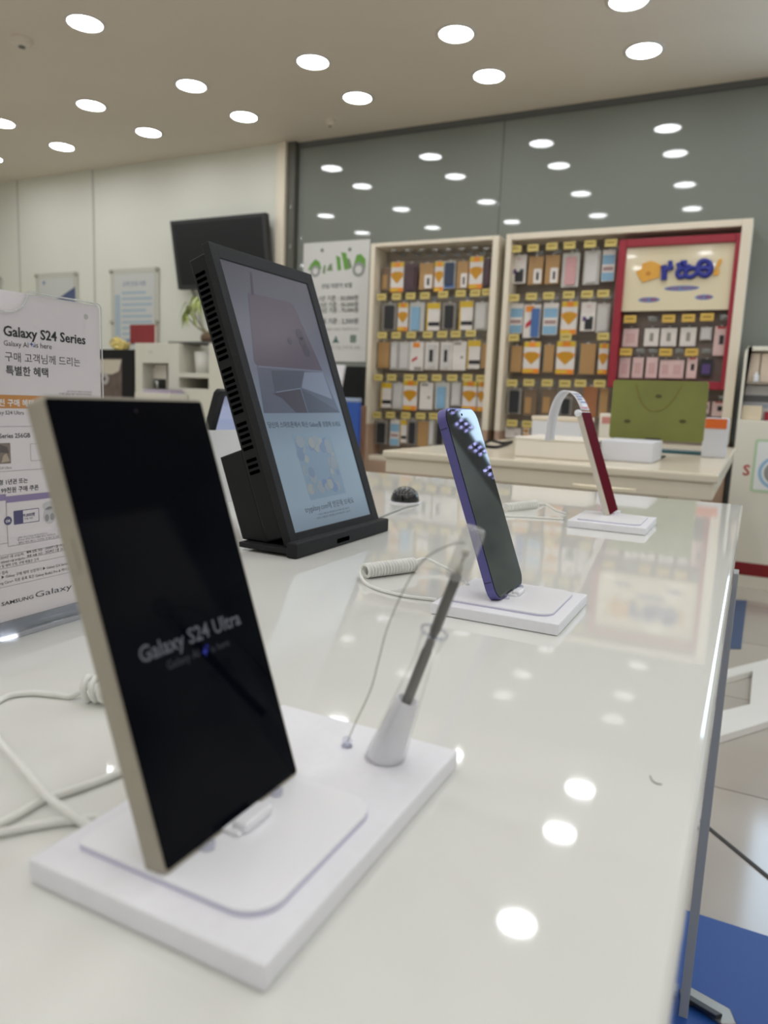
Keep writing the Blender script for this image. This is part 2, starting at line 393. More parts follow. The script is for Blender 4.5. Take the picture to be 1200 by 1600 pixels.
# front phone
tit = mat('grey_beige_titanium', (164, 157, 141), .45, .25, noise=(60, .05))
scr1 = mat('dark_oled_glass', (3, 4, 8),   .06, spec=.07, emit=(4, 6, 16), es=.25)
dim = mat('dim_screen_lettering', (8, 8, 10), .3, emit=(96, 98, 106), es=.55)
dimmer = mat('dimmer_screen_lettering', (8, 8, 10), .3, emit=(60, 62, 70), es=.5)
blue_star = mat('blue_star_glow', (8, 8, 30), .3, emit=(40, 56, 190), es=.4)
M1, ph1, q = phone('large front smartphone with beige metal edge and black screen', -.1585, .1690, .0118, R(19), .0795, .1650, .0086, .0022, tit, scr1)
a, b = on(220, 1037, M1), on(377, 976, M1)
q.text('Galaxy S24 Ultra', a.x, a.y, dim, width=b.x-a.x, z=.0002, bold=True)
a2, b2 = on(262, 1047, M1), on(312, 1027, M1); c2, d2 = on(331, 1020, M1), on(358, 1008, M1)
q.text('Galaxy AI', a2.x, a2.y, dimmer, width=b2.x-a2.x, z=.0002); q.text('is here', c2.x, c2.y, dimmer, width=d2.x-c2.x, z=.0002)
cst = on(320, 1018, M1)
def star(q, x, y, r, z, m, M=None):
    q.flat([(x+(r if k % 2 == 0 else r*.3)*math.cos(R(45*k)), y+(r if k % 2 == 0 else r*.3)*math.sin(R(45*k))) for k in range(8)], z, m, M)
star(q, cst.x, cst.y, .0022, .0002, blue_star); star(q, cst.x+.0018, cst.y+.0016, .0011, .0002, blue_star)
q.build('screen', ph1)
q = MB(); q.disc(0, .1595, .0017, .0002, scr1); q.disc(0, .1595, .0008, .0003, mat('camera_lens', (30, 22, 34), .2, spec=.2)); q.build('front_camera', ph1, recalc=False)
q = MB(); q.box((-.0402, .105, -.0058), (-.0395, .116, -.003), tit, .0003); q.build('side_antenna_band', ph1)
# violet phone
vio = mat('violet_blue_aluminium', (92, 88, 146), .4, .35, noise=(80, .04))
scr2 = mat('switched_off_phone_glass', (20, 23, 23), .03, spec=.75)
M2, ph2, q = phone('violet edged smartphone leaning back in the middle of the table', -.1715, .5624, .0128, R(20.3), .0770, .1650, .0078, .0125, vio, scr2)
q.build('screen', ph2)
q = MB()
for vv in (.0165, .1475): q.box((-.0387, vv, -.0074), (-.0383, vv+.0009, -.0012), mat('antenna_line', (48, 46, 84), .5))
q.build('antenna_line', ph2)
q = MB(); q.disc(0, .159, .0012, .0002, black_slot); q.build('front_camera', ph2, recalc=False)
# cream phone with red screen
crm = mat('pale_gold_aluminium', (214, 206, 190), .38, .35, noise=(60, .03))
scr3 = mat('deep_red_screen', (20, 4, 6), .4, spec=.02, ior=1.08, emit=(92, 24, 36), es=.75)
M3, ph3, q = phone('cream edged smartphone showing a dark red screen, farthest on the table', -.1822, 1.1448, .0130, R(20), .0730, .1650, .0082, .0035, crm, scr3)
q.build('screen', ph3)
q = MB(); q.lathe([(0, -.0052), (.0042, -.0052), (.0052, -.003), (.0052, .003), (.0042, .0052), (0, .0052)], matt_white, 20, M=Matrix.Translation((-.0365, .1640, -.005)) @ Matrix.Rotation(R(90), 4, 'Y')); q.build('corner_bumper', ph3)
# curling strip over the cream phone
yS = 1.181
path = [at(px, py, 1, yS) for px, py in ((914.5, 641), (910, 630), (905, 621), (898, 614), (890, 611), (882, 613), (875, 621), (869, 634), (864.5, 650), (861, 668), (859, 688))]
path = smooth_path(path, 4); strip_w = mat('white_label_strip', (238, 238, 242), .4); strip_b = mat('blue_strip_print', (96, 112, 170), .5); strip_r = mat('pink_strip_print', (206, 120, 130), .5)
q = MB(); hw = .030; vs = []
for i, p in enumerate(path):
    d = (path[min(i+1, len(path)-1)]-path[max(i-1, 0)]).normalized(); n = Vector((d.z, 0, -d.x))*.0004
    vs += [p+n+Vector((0, -hw, 0)), p+n+Vector((0, hw, 0)), p-n+Vector((0, hw, 0)), p-n+Vector((0, -hw, 0))]
fs = []
for i in range(len(path)-1):
    for k in range(4): fs.append((i*4+k, i*4+(k+1) % 4, i*4+4+(k+1) % 4, i*4+4+k))
fs += [(0, 1, 2, 3), (len(vs)-4, len(vs)-3, len(vs)-2, len(vs)-1)]
q.add(vs, fs, strip_w, True)
for (i0, i1, mm, f0, f1) in ((1, 2, strip_r, -.9, .8), (6, 7, strip_b, -.8, .3), (8, 9, strip_b, -.7, .9), (10, 11, strip_b, -.8, .6), (4, 5, strip_b, -.4, .9)):
    for sg in (1, -1):
        quad = []
        for ii, ff in ((i0, f0), (i0, f1), (i1, f1), (i1, f0)):
            p = path[ii]; d = (path[ii+1]-path[ii-1]).normalized(); quad.append(p+Vector((d.z, 0, -d.x))*.0007*sg+Vector((0, hw*ff, 0)))
        q.add(quad, [(0, 1, 2, 3)], mm)
o = q.build('label_strip'); tag(o, 'white printed strip curling over the top of the cream phone', 'label')

# ------------------------------------------------------------------ pen holder, stylus and tether
B = Vector((-.1354, .2845, .0093)); tl = R(18.4); ax = Vector((math.sin(tl), 0, math.cos(tl)))
e1 = Vector((0, 1, 0)); e2 = ax.cross(e1)
PM = Matrix(((e1.x, e2.x, ax.x, B.x), (e1.y, e2.y, ax.y, B.y), (e1.z, e2.z, ax.z, B.z), (0, 0, 0, 1)))
IS1 = Matrix.Translation(-s1.location)
def foot_on_base(mb):
    out = []
    for v in mb.v:
        p = Vector(v)
        if p.z+s1.location.z < B.z: pass
        out.append(p)
    return out
def cone(prof, mm, name, parent, n=36):
    q = MB(); q.lathe(prof, mm, n, M=PM)
    vv = []
    for v in q.v:
        p = Vector(v); s = (p-B).dot(ax)
        if s < .006:                                     # the foot is cut level with the stand
            z_goal = B.z+max(0, s)*.8
            if s < 1e-6 or p.z < z_goal: p = p+ax*((z_goal-p.z)/ax.z)
        vv.append(tuple(IS1 @ p))
    q.v = vv; return q.build(name, parent)
tube_prof = [(.0084, 0), (.0090, 0), (.0090, .0008), (.0073, .020), (.0060, .036), (.0049, .049), (.0047, .053), (.0050, .058), (.0059, .0655), (.0060, .0668), (.0053, .0668), (.0044, .058), (.0036, .053), (.0042, .050), (.0054, .036), (.0066, .020), (.0084, .0008), (.0084, 0)]
cone(tube_prof, acrylic, 'holder_tube', s1)
cone([(0, 0), (.0079, 0), (.0079, .0006), (.0063, .020), (.0051, .0318), (.0043, .0318), (.0040, .026), (0, .026)], matt_white, 'holder_sleeve', s1)
q = MB(); q.lathe([(.0060, .0668), (.0062, .0658), (.0064, .0668), (.0062, .0676), (.0056, .0676), (.0054, .0668), (.0060, .0668)], acrylic_edge, 36, M=IS1 @ PM); q.build('holder_rim', s1)
pen_m = mat('grey_stylus_barrel', (108, 106, 100), .42, noise=(150, .04)); pen_d = mat('dark_stylus_tip', (78, 77, 74), .45)
sty = thing('stylus', 'grey stylus with a clear cap standing in the clear pen holder', 'stylus', PM)
q = MB(); q.lathe([(0, .0265), (.0010, .0265), (.0022, .030), (.0023, .034), (.0023, .0575), (.0020, .058), (.0019, .0665), (.0023, .067), (.0024, .0945), (.0021, .0955), (0, .0955)], pen_m, 28); q.build('barrel', sty)
q = MB(); q.lathe([(0, .0955), (.0015, .0955), (.0015, .0985), (.0007, .0988), (.0007, .1035), (.0015, .1040), (.0015, .1060), (0, .1062)], mat('cap_core', (176, 170, 150), .4), 20); q.build('clicker', sty)
q = MB()
n = 32; prof = [(.0026, .0925), (.0046, .0935), (.0048, .097), (.0048, .110), (.0047, .1150), (.0044, .1165), (.0020, .1172), (0, .1172)]
q.lathe(prof, clear('frosted_cap', (250, 250, 248), milk=.22, edge=.5, rough=.12), n); q.lathe([(r_*.78, z_-.0006) for r_, z_ in prof[1:-1]], acrylic, n); q.build('cap', sty)
tp = [at(px, py, 1, .2835) for px, py in ((543, 1158), (556, 1128), (579, 1078), (592, 1030), (604, 985), (622, 940), (640, 905), (652, 886), (668, 870), (690, 857), (712, 849), (727, 849))]
tp = smooth_path(tp, 6)
te = thing('security_tether', 'thin clear security tether from a bead on the front stand to the stylus cap', 'tether', at(542, 1166, 2, .0093))
IT = Matrix.Translation(-te.location)
q = MB(); q.tube(tp, .00045, clear('tether_line', (225, 225, 222), edge=.5, rough=.2), 8, M=IT)
q.build('cord', te)
q = MB(); q.lathe([(0, .0001), (.0027, .0001), (.0027, .0006), (.0012, .0007), (.0020, .0014), (.0024, .0027), (.0019, .0041), (.0007, .0049), (0, .0050)], acrylic_edge, 24); q.build('anchor_bead', te)

# ------------------------------------------------------------------ coiled and straight cords on the table
def coil(label, a, b, rad, wire, turns, leads, group=None, squash=1.0):
    a, b = Vector(a), Vector(b); d = (b-a); L = d.length; d.normalize()
    s = Vector((-d.y, d.x, 0)).normalized(); u = Vector((0, 0, 1)); pts = []
    N = turns*20
    for k in range(N+1):
        f = k/N; an = 2*math.pi*turns*f
        pts.append(a+d*L*f+s*math.cos(an)*rad+u*math.sin(an)*rad*squash)
    o = thing('coiled_cord', label, 'cord', (a.x, a.y, 0), group); I = Matrix.Translation((-a.x, -a.y, 0))
    q = MB(); q.tube(pts, wire, cord_white, 8, M=I); q.build('coil', o)
    for lead, end in leads:
        pp = [pts[0] if end == 0 else pts[-1]]+[Vector(p) for p in lead]
        q = MB(); q.tube(smooth_path(pp, 8), wire*.95, cord_white, 8, M=I); q.build('lead', o)
    return o
def tab(px, py, z=.0017): return at(px, py, 2, z)
c0, c1 = at(570, 892, 2, .0077), at(648, 882, 2, .0077)
coil('white coiled cord lying on the table beside the violet phone stand', c0, c1, .0060, .00165, 17,
     [([tab(563, 897, .006), tab(571, 911), tab(592, 921), tab(628, 930), tab(655, 934), tab(682, 937)], 0),
      ([at(664, 873, 2, .010), at(690, 884, 2, .006), at(716, 898, 2, .005), tab(731, 914, .012)], 1)])
c0, c1 = at(134, 1074, 2, .0077), at(196, 1082, 2, .0077)
coil('white coiled cord half hidden behind the front phone', c0, c1, .0060, .0017, 5,
     [([tab(112, 1088), tab(88, 1086), tab(50, 1083), tab(15, 1087), tab(-8, 1099), tab(-40, 1120)], 0)])
c0, c1 = at(790, 793, 2, .007), at(838, 788, 2, .007)
coil('white coiled cord lying on the table behind the violet phone', c0, c1, .0058, .0016, 13,
     [([at(778, 800, 2, .005), tab(790, 806), tab(830, 808), tab(880, 811)], 0), ([tab(852, 788), tab(868, 797), tab(884, 802)], 1)])
def cord(label, pts, r, z=None):
    q = MB(); q.tube(smooth_path(pts, 8), r, cord_white, 10); o = q.build('charging_cord'); return tag(o, label, 'cord', 'white cords on the table')
cord('thick white cord running from the left edge down to the front stand', [tab(-30, 1120, .0062), tab(0, 1160, .006), tab(40, 1205, .0058), tab(76, 1246, .0062), tab(105, 1268, .005), tab(128, 1284, .0035), tab(142, 1292, .0025)], .0018)
cord('white cord passing under the thick cord towards the back of the front phone', [tab(-30, 1299, .0019), tab(0, 1287, .0019), tab(36, 1268, .0019), tab(70, 1248, .0019), tab(95, 1241, .0019), tab(150, 1222, .0019), tab(195, 1204, .0019), tab(230, 1192, .0019)], .0017)
cord('white cord lowest at the left edge, ending at the front stand', [tab(-30, 1306, .0019), tab(0, 1301, .0019), tab(50, 1291, .0019), tab(100, 1283, .0019), tab(140, 1279, .0019), tab(152, 1278, .0019)], .0017)

# ------------------------------------------------------------------ acrylic sign at the left
SM = lean(-.4367, .3200, 0, R(.6))
sg = thing('acrylic_sign', 'clear acrylic sign holder with a white printed offer sheet, at the left edge', 'sign', SM)
def S(px, py): return on(px, py, SM)
ctr = S(6, 470).x; sr = S(157.5, 560).x; sl = 2*ctr-sr; top = S(157, 476).y; bot = S(60, 957).y
def holed(x0, y0, x1, y1, cx, nr, rad):
    pts = rr(x0, y0, x1, y1, (.0005, .0005, rad, rad), 6); out = []; done = False
    for i, p in enumerate(pts):
        out.append(p); nx = pts[(i+1) % len(pts)]
        if not done and abs(p[1]-y1) < 1e-6 and abs(nx[1]-y1) < 1e-6 and p[0] > cx > nx[0]:
            for k in range(13):
                a_ = R(0-180*k/12); out.append((cx+nr*math.cos(a_), y1+nr*.9*math.sin(a_)))
            done = True
    return out
nr = S(41, 460).x-ctr
q = MB(); q.prism(holed(sl, .004, sr, top, ctr, nr, .004), .0006, .0022, acrylic, .0003, 1); q.build('front_sheet', sg)
q = MB(); q.prism(holed(sl, .004, sr, top, ctr, nr, .004), -.0030, -.0012, acrylic, .0003, 1); q.build('back_sheet', sg)
ed = clear('acrylic_edge_highlight', (246, 248, 248), milk=.45, edge=.5)
ol = holed(sl, .004, sr, top, ctr, nr, .004)
q = MB(); q.tube([(x, y, .0014) for x, y in ol+ol[:1]], .0006, ed, 6); q.build('edge_highlight', sg)  # milky tube drawn for the highlights along the sheet outline
q = MB(); q.box((sl, 0, -.040), (sr, .0045, .0026), acrylic_edge, .0008); q.box((sl, .0045, -.010), (sr, .013, .0030), clear('grey_acrylic_base', (206, 210, 216), edge=.6, rough=.1), .0008); q.build('base', sg)
q = MB()
q.prism(rr(sl+.0008, bot, sr-.0008, top-.0012, (.0003, .0003, .003, .003), 5), -.0009, .0001, paper)
Z = .00025
def line_of(body, l, r, mm=ink, bold=False):
    a, b = S(*l), S(*r); q.text(body, a.x, a.y, mm, width=max(.002, b.x-a.x), z=Z, bold=bold)
navy = mat('navy_print', (62, 58, 108), .6); purple = mat('purple_print', (134, 118, 162), .6); orange_p = mat('ochre_print', (200, 136, 62), .6)
white_ink = mat('white_print', (240, 238, 236), .6); line_m = mat('hairline_print', (176, 172, 174), .6); blue_p = mat('blue_spark_print', (64, 92, 172), .6)
line_of('Galaxy S24 Series', (5, 524), (133, 532.7), bold=True); line_of('Galaxy S24 Series', (5.35, 524.2), (133.3, 532.9), bold=True)
line_of('Galaxy AI', (5.6, 539.5), (44, 542)); line_of('is here', (54, 543), (80.5, 544.6))
c_ = S(49, 538); star(q, c_.x, c_.y, .0019, Z, blue_p); star(q, c_.x+.0016, c_.y-.0012, .0011, Z, blue_p)
line_of('구매 고객님께 드리는', (7.5, 563), (125, 568)); line_of('특별한 혜택', (9, 584.5), (75, 585.5), bold=True)
line_of('- 상기 이미지는 연출된 이미지입니다', (103, 612.5), (143, 611.5), ink_grey); line_of('- 자세한 내용은 매장 직원에게 문의하세요', (90, 616.5), (143, 614.5), ink_grey)
a, b = S(-60, 637), S(75, 616); q.flat([(a.x, a.y), (b.x, a.y), (b.x, S(30, 617.5).y), (a.x, S(30, 617.5).y)], Z, orange_p)
Z = .0004; line_of('사전 구매 혜택', (-13, 633.5), (52, 631), white_ink, True); Z = .00025
line_of('Galaxy S24 Ultra', (-16, 647.5), (37, 646)); line_of('Galaxy S24 Series 256GB', (-47, 686), (47, 678.5), bold=True)
for l, r in (((-40, 670), (75, 663)), ((-40, 743), (90, 728)), ((-40, 879), (120, 844)), ((-40, 891), (120, 853)), ((-40, 927), (130, 890)), ((-40, 901), (120, 862))):
    a, b = S(*l), S(*r); yy = (a.y+b.y)/2; q.line((sl+.006, yy), (sr-.006, yy), .0004, Z, line_m)
a, b = S(0, 725), S(15.5, 692); ph = mat('bronze_picture', (120, 104, 92), .5); ph2_ = mat('pale_bronze_picture', (176, 160, 138), .5); ph3_ = mat('dark_bronze_picture', (72, 62, 58), .5)
q.flat([(a.x-.016, a.y), (b.x, a.y), (b.x, b.y), (a.x-.016, b.y)], Z, ph); w_ = b.x-a.x; h_ = b.y-a.y
q.flat([(a.x+w_*.1, a.y+h_*.05), (a.x+w_*.9, a.y+h_*.12), (a.x+w_*.6, a.y+h_*.5), (a.x+w_*.3, a.y+h_*.4)], Z+.0001, ph2_)
q.flat([(a.x, a.y+h_*.55), (a.x+w_*.85, a.y+h_*.5), (a.x+w_*.7, a.y+h_*.8), (a.x, a.y+h_*.95)], Z+.0001, ph3_)
line_of('Galaxy S24 Ultra', (-20, 735), (18, 732.5), ink_grey)
a, b = S(48, 720), S(90, 692); q.ringrect(a.x, a.y, b.x, b.y, .0004, Z, line_m)
line_of('보장형 1년권 또는', (-18, 759), (43, 750), bold=True); line_of('디바이스 99천원 구매 쿠폰', (-34, 774), (60, 759.5), bold=True)
for l, r in (((-70, 862), (8.5, 772)), ((12.4, 854), (104, 766))):
    a, b = S(*l), S(*r); q.ringrect(a.x, a.y, b.x, b.y, .0004, Z, line_m); q.flat([(a.x, b.y-.0042), (b.x, b.y-.0042), (b.x, b.y), (a.x, b.y)], Z+.0001, purple)
c_ = S(12, 813.6); rad = (S(18.2, 813).x-c_.x); q.disc(c_.x, c_.y, rad, Z+.0001, navy); q.text('OR', c_.x-rad*.6, c_.y-rad*.35, white_ink, width=rad*1.2, z=Z+.0002, bold=True)
a, b = S(22, 820), S(60, 794); yb = S(40, 817).y; yt = S(40, 796.5).y
q.ringrect(a.x, yb, b.x, yt, .0004, Z, navy); q.flat([(a.x, yb), (a.x+.0085*.8, yb), (a.x+.0085*.8, yt), (a.x, yt)], Z+.0001, navy)
line_of('99,000원', (34, 808), (54, 805), navy, True); line_of('구매 쿠폰', (37.5, 812.5), (51, 810.5), navy)
bud = mat('silver_picture', (196, 194, 196), .5); bud2 = mat('grey_picture', (150, 148, 150), .5)
c_ = S(76, 790); q.disc(c_.x, c_.y, .0052, Z, bud, ry=.0032); c_ = S(77, 805); q.disc(c_.x, c_.y, .0052, Z, bud, ry=.0062)
c_ = S(73, 809); q.disc(c_.x, c_.y, .0017, Z+.0001, bud2, ry=.0026); c_ = S(81, 807); q.disc(c_.x, c_.y, .0017, Z+.0001, bud2, ry=.0026)
line_of('- 갤럭시 버즈2 프로는 화이트 한정입니다', (26, 842), (74, 832.5), ink_grey); line_of('- 케이스는 갤럭시 버즈 모델별 케이스 제공됩니다', (25, 846), (86, 836), ink_grey); line_of('- 갤럭시 버즈 케이스 이미지는 본 행사 및 상품', (26, 850.5), (92, 839), ink_grey)
line_of('2024년 1월 25일(목)', (0, 874), (37, 867)); line_of('혜택 신청 기간', (41, 865), (66, 859), bold=True); line_of(': 2024년 1월 19일', (68, 859), (100, 852))
line_of('2024년 1월 31일(수)', (1, 881), (38, 873)); line_of('쿠폰 사용 기간', (42, 871), (66, 866), bold=True); line_of(': 2024년 1월 26일', (68, 865), (102, 858))
line_of('혜택 및 혜택 신청, 구매 제품은 고객', (-8, 889), (60, 875)); line_of('kr 접속', (-4, 899), (12, 895))
line_of('디바이스 ▶ Galaxy 구매 혜택 신청하기 ▶ Galaxy S24 Series', (-20, 909), (106, 881)); line_of('Samsung Care+ 자동 등록 혹은 Galaxy Buds2 Pro & 케이스', (-14, 917), (108, 889))
a, b, c2_, d2_ = S(2, 947), S(52, 935), S(55, 934.5), S(112, 921)
q.text('SAMSUNG', a.x, (a.y+b.y)/2, ink, width=b.x-a.x, height=.0026, z=Z, bold=True); q.text('Galaxy', c2_.x, (a.y+b.y)/2, ink, width=d2_.x-c2_.x, height=.0042, z=Z)
c_ = S(134, 495); q.disc(c_.x, c_.y, .0020, Z, mat('hanging_hole', (186, 184, 178), .6))
q.build('printed_sheet', sg)

# ------------------------------------------------------------------ black monitor on the table
MM = lean(-.4345, .655, .012, R(20))
mo = thing('display_monitor', 'black upright monitor leaning back on its own stand, showing a pale phone advert', 'monitor', MM, None)
W_, H_ = .2105, .3445
x0, y0, x1, y1 = .0140, .0125, .1925, .3275
q = MB()
q.box((0, 0, -.010), (x0, H_, 0), black_text, .001); q.box((x1, 0, -.010), (W_, H_, 0), black_text, .001)
q.box((x0-.001, 0, -.010), (x1+.001, y0, 0), black_text, .001); q.box((x0-.001, y1, -.010), (x1+.001, H_, 0), black_text, .001)
q.build('bezel', mo)
q = MB(); q.box((.003, .0105, -.034), (W_-.003, H_-.008, -.0101), black_plastic, .002)
q.build('housing', mo)
q = MB()
rows = [k for k in range(34) if k not in (15, 24, 30)]
for k in rows:
    yy = H_-.028-k*.0069
    q.box((.0020, yy-.0019, -.030), (.0032, yy+.0019, -.0165), black_slot, .0005)
tag(q.build('vent_slots', mo), 'row of slotted vents down the side of the housing')
q = MB(); BXM = Matrix(((0, 0, 1, .004), (0, 1, 0, 0), (-1, 0, 0, 0), (0, 0, 0, 1)))
q.prism([(.0335, .0098), (.066, .0218), (.066, .118), (.0335, .118)], 0, W_-.008, black_plastic, .002, 2, M=BXM); q.build('back_box', mo)
WM = MM.inverted()
q = MB(); q.box((-.500, .6475, .0035), (-.431, .8655, .0095), black_text, .001, M=WM)
q.box((-.470, .660, .0001), (-.44, .85, .0037), black_slot, M=WM)
q.box((-.4345, .6445, .0002), (-.4213, .8665, .0172), black_text, .002, 3, M=WM); q.build('stand_base', mo)
a, b = at(527, 848, 0, -.4212), at(546, 841, 0, -.4212)
q = MB(); q.box((-.4216, a.y, .0042), (-.4209, b.y, .0095), black_slot, .0005, M=WM); q.build('cable_slot', mo)
sm = ramp_panel('monitor_picture_glare', [(0, (112, 128, 142)), (.12, (136, 154, 168)), (.3, (132, 150, 164)), (.42, (112, 126, 142)), (.6, (96, 98, 114)), (1, (70, 66, 76))], .74, H_, rough=.24, spec=.28)  # gradient mixes the picture with painted screen glare
q = MB(); q.add([(x0, y0, -.0012), (x1, y0, -.0012), (x1, y1, -.0012), (x0, y1, -.0012)], [(0, 1, 2, 3)], sm)
def P(px, py): return on(px, py, MM, -.0012)
def scr(name, rgb, s=.74): return mat(name, (4, 4, 5), .24, spec=.28, emit=rgb, es=s)
plum = scr('screen_plum', (76, 64, 78)); plum_d = scr('screen_dark_plum', (58, 50, 62)); steel = scr('screen_steel', (78, 82, 98)); steel_d = scr('screen_dark_steel', (62, 66, 80)); steel_l = scr('screen_light_steel', (112, 120, 138)); sink = scr('screen_ink', (58, 66, 80))
def poly(pts, mm, z): q.flat([(p.x, p.y) for p in (P(*k) for k in pts)], z, mm)
poly([(387.5, 457.5), (452, 472), (457, 476), (461, 483), (503.5, 579), (402, 571), (398, 567), (396.5, 561)], plum, -.0010)
poly([(391, 425), (393, 425.5), (397, 461), (393, 461)], plum_d, -.0009)
for px, py in ((468, 522.7), (472.8, 535), (478.5, 548.5)):
    c_ = P(px, py); q.disc(c_.x, c_.y, .0075, -.0008, plum_d)
c_ = P(452.7, 533); q.disc(c_.x, c_.y, .0045, -.0008, plum_d)
poly([(404, 574), (504.5, 582), (531, 645), (412.5, 645.5)], steel, -.0010)
poly([(424, 579), (475, 580), (469, 607), (430, 613)], steel_d, -.0008)
poly([(471, 608), (530, 643.5), (482, 645)], steel_d, -.0008); poly([(426, 615), (469, 608), (480, 645), (463, 645), (440, 622)], plum_d, -.0009)
poly([(475, 582), (504, 582), (519, 624), (471, 606)], steel_l, -.0008)
for a_, b_ in (((402, 572), (412.5, 645)), ((469, 607), (481, 645)), ((431, 613), (469, 607))):
    a, b = P(*a_), P(*b_); q.line(a, b, .0009, -.0007, steel_l if a_[0] > 410 else steel_d)
a, b = P(419.4, 668), P(532, 664); q.text('당신의 스마트폰에서 최신 Galaxy를 경험해 보세요', a.x, min(a.y, b.y), sink, width=b.x-a.x, z=-.0010, bold=True)
art = scr('screen_pastel', (120, 140, 158)); 
poly([(456, 678.5), (515, 676.7), (540.4, 770), (485.4, 782)], art, -.0010)
a = P(456, 678.5); b = P(540.4, 770); rnd = random.Random(3)
for k in range(90):
    cx, cy = rnd.uniform(a.x+.006, b.x-.006), rnd.uniform(b.y+.008, a.y-.008)
    if .25 < (cx-a.x)/(b.x-a.x) < .75 and .25 < (cy-b.y)/(a.y-b.y) < .75: continue
    rr_ = rnd.uniform(.0035, .0085); c3 = rnd.choice([(132, 142, 150), (106, 126, 158), (142, 148, 148), (122, 140, 152), (112, 128, 152)])
    q.disc(cx, cy, rr_, -.0009+k*.000004, scr('screen_pastel_%d_%d' % (c3[0], c3[2]), c3), n=12)
a, b = P(477, 799), P(553, 785); q.text('trygalaxy.com에 방문해 보세요', a.x, min(a.y, b.y), sink, width=b.x-a.x, z=-.0010)
for l, r in (((497, 805), (546, 795)), ((494, 811), (548, 800))):
    a, b = P(*l), P(*r); q.text('* 이미지는 이해를 돕기 위해 연출된 것으로 실제와 다를 수 있습니다', a.x, (a.y+b.y)/2, sink, width=b.x-a.x, z=-.0010)
q.build('screen', mo, recalc=False)

# ------------------------------------------------------------------ card, tablet and black dome behind the monitor
y0c = .80; zt = at(352, 672, 0, -.745).z
q = MB(); q.prism(rr(0, 0, .36, zt, (.001, .001, .006, .006)), -.004, 0, mat('white_card_board', (226, 226, 226), .45, noise=(10, .02)), .0006)
LM = lean(-.745, y0c, 0, 0)
pa, pb = on(378, 712, LM), on(364, 753, LM); n_ = Vector((-(pb-pa).y, (pb-pa).x)).normalized()*.0055
o = q.build('info_card'); tag(o, 'white upright info card with a pen picture, behind the black monitor', 'card'); o.matrix_world = LM
q = MB(); q.flat([pa-n_, pb-n_, pb+n_, pa+n_], .0006, mat('brown_pen_print', (112, 88, 84), .5)); e_ = (pb-pa).normalized()*.016
q.flat([pb-e_-n_, pb-n_*.6, pb+n_*.6, pb-e_+n_], .0009, mat('silver_pen_print', (170, 166, 164), .5))
q.build('pen_picture', o, recalc=False)
tb, tt = at(330, 674, 1, .93), at(347, 611, 1, .93)
v = (tt-tb); L = v.length; v.normalize(); nn = Vector((v.z, 0, -v.x))
TM = Matrix(((0, v.x, nn.x, tb.x), (1, 0, 0, tb.y), (0, v.z, nn.z, tb.z), (0, 0, 0, 1)))
tbt = thing('tablet', 'dark edged tablet with a glowing pale blue back above the white card', 'tablet', TM)
q = MB(); q.prism(rr(-.004, -.062, .25, L, .006), -.012, 0, black_text, .002, 2); q.build('body', tbt)
q = MB(); q.flat(rr(.010, .002, .242, L-.008, .002), .0004, ramp_panel('tablet_back_glow', [(0, (150, 160, 186)), (.6, (146, 154, 184)), (1, (88, 90, 112))], .9, L)); q.build('screen', tbt, recalc=False)  # the part named screen is the pale blue back of the tablet, given a glow of its own
q = MB(); bz = tb+v*-.062; q.box((tb.x-.10, .95, .001), (tb.x-.01, 1.12, .006), black_text, .002, M=TM.inverted()); q.box((tb.x-.07, 1.0, .005), (tb.x-.045, 1.06, tb.z+.02), black_text, .002, M=TM.inverted()); q.build('stand', tbt)
dp = at(628, 786, 2, 0); do = thing('alarm_puck', 'small black dome with a dotted top on the table by the monitor', 'sensor', (dp.x, dp.y+.012, 0))
q = MB(); q.lathe([(0, .0022), (.0245, .0022), (.0250, .004), (.0235, .011), (.0195, .019), (.0125, .0245), (.0060, .0268), (0, .0272)], mat('glossy_black_dome', (14, 14, 15), .15, coat=.5), 36); q.build('dome', do)
q = MB()
for ring in range(1, 6):
    ph_ = R(12*ring)
    for k in range(6*ring):
        a_ = 2*math.pi*k/(6*ring); rz = .0258*math.sin(ph_)*.95; zz = .004+.0235*math.cos(ph_)
        q.box((rz*math.cos(a_)-.0007, rz*math.sin(a_)-.0007, zz-.0006), (rz*math.cos(a_)+.0007, rz*math.sin(a_)+.0007, zz+.0006), mat('grey_dot', (92, 92, 92), .5))
tag(q.build('dotted_top', do), None)
q = MB(); q.lathe([(0, 0), (.029, 0), (.029, .002), (0, .0022)], matt_white, 36); q.build('base_plate', do)
q = MB(); q.tube(smooth_path([tab(653, 788, .002), tab(634, 792, .002), tab(612, 800, .002), tab(592, 808, .002), tab(560, 818, .002), tab(520, 832, .002)], 6), .0016, mat('grey_cord', (176, 176, 174), .5), 8); o = q.build('grey_cord')
tag(o, 'thin pale grey cord from the black dome to the monitor', 'cord')

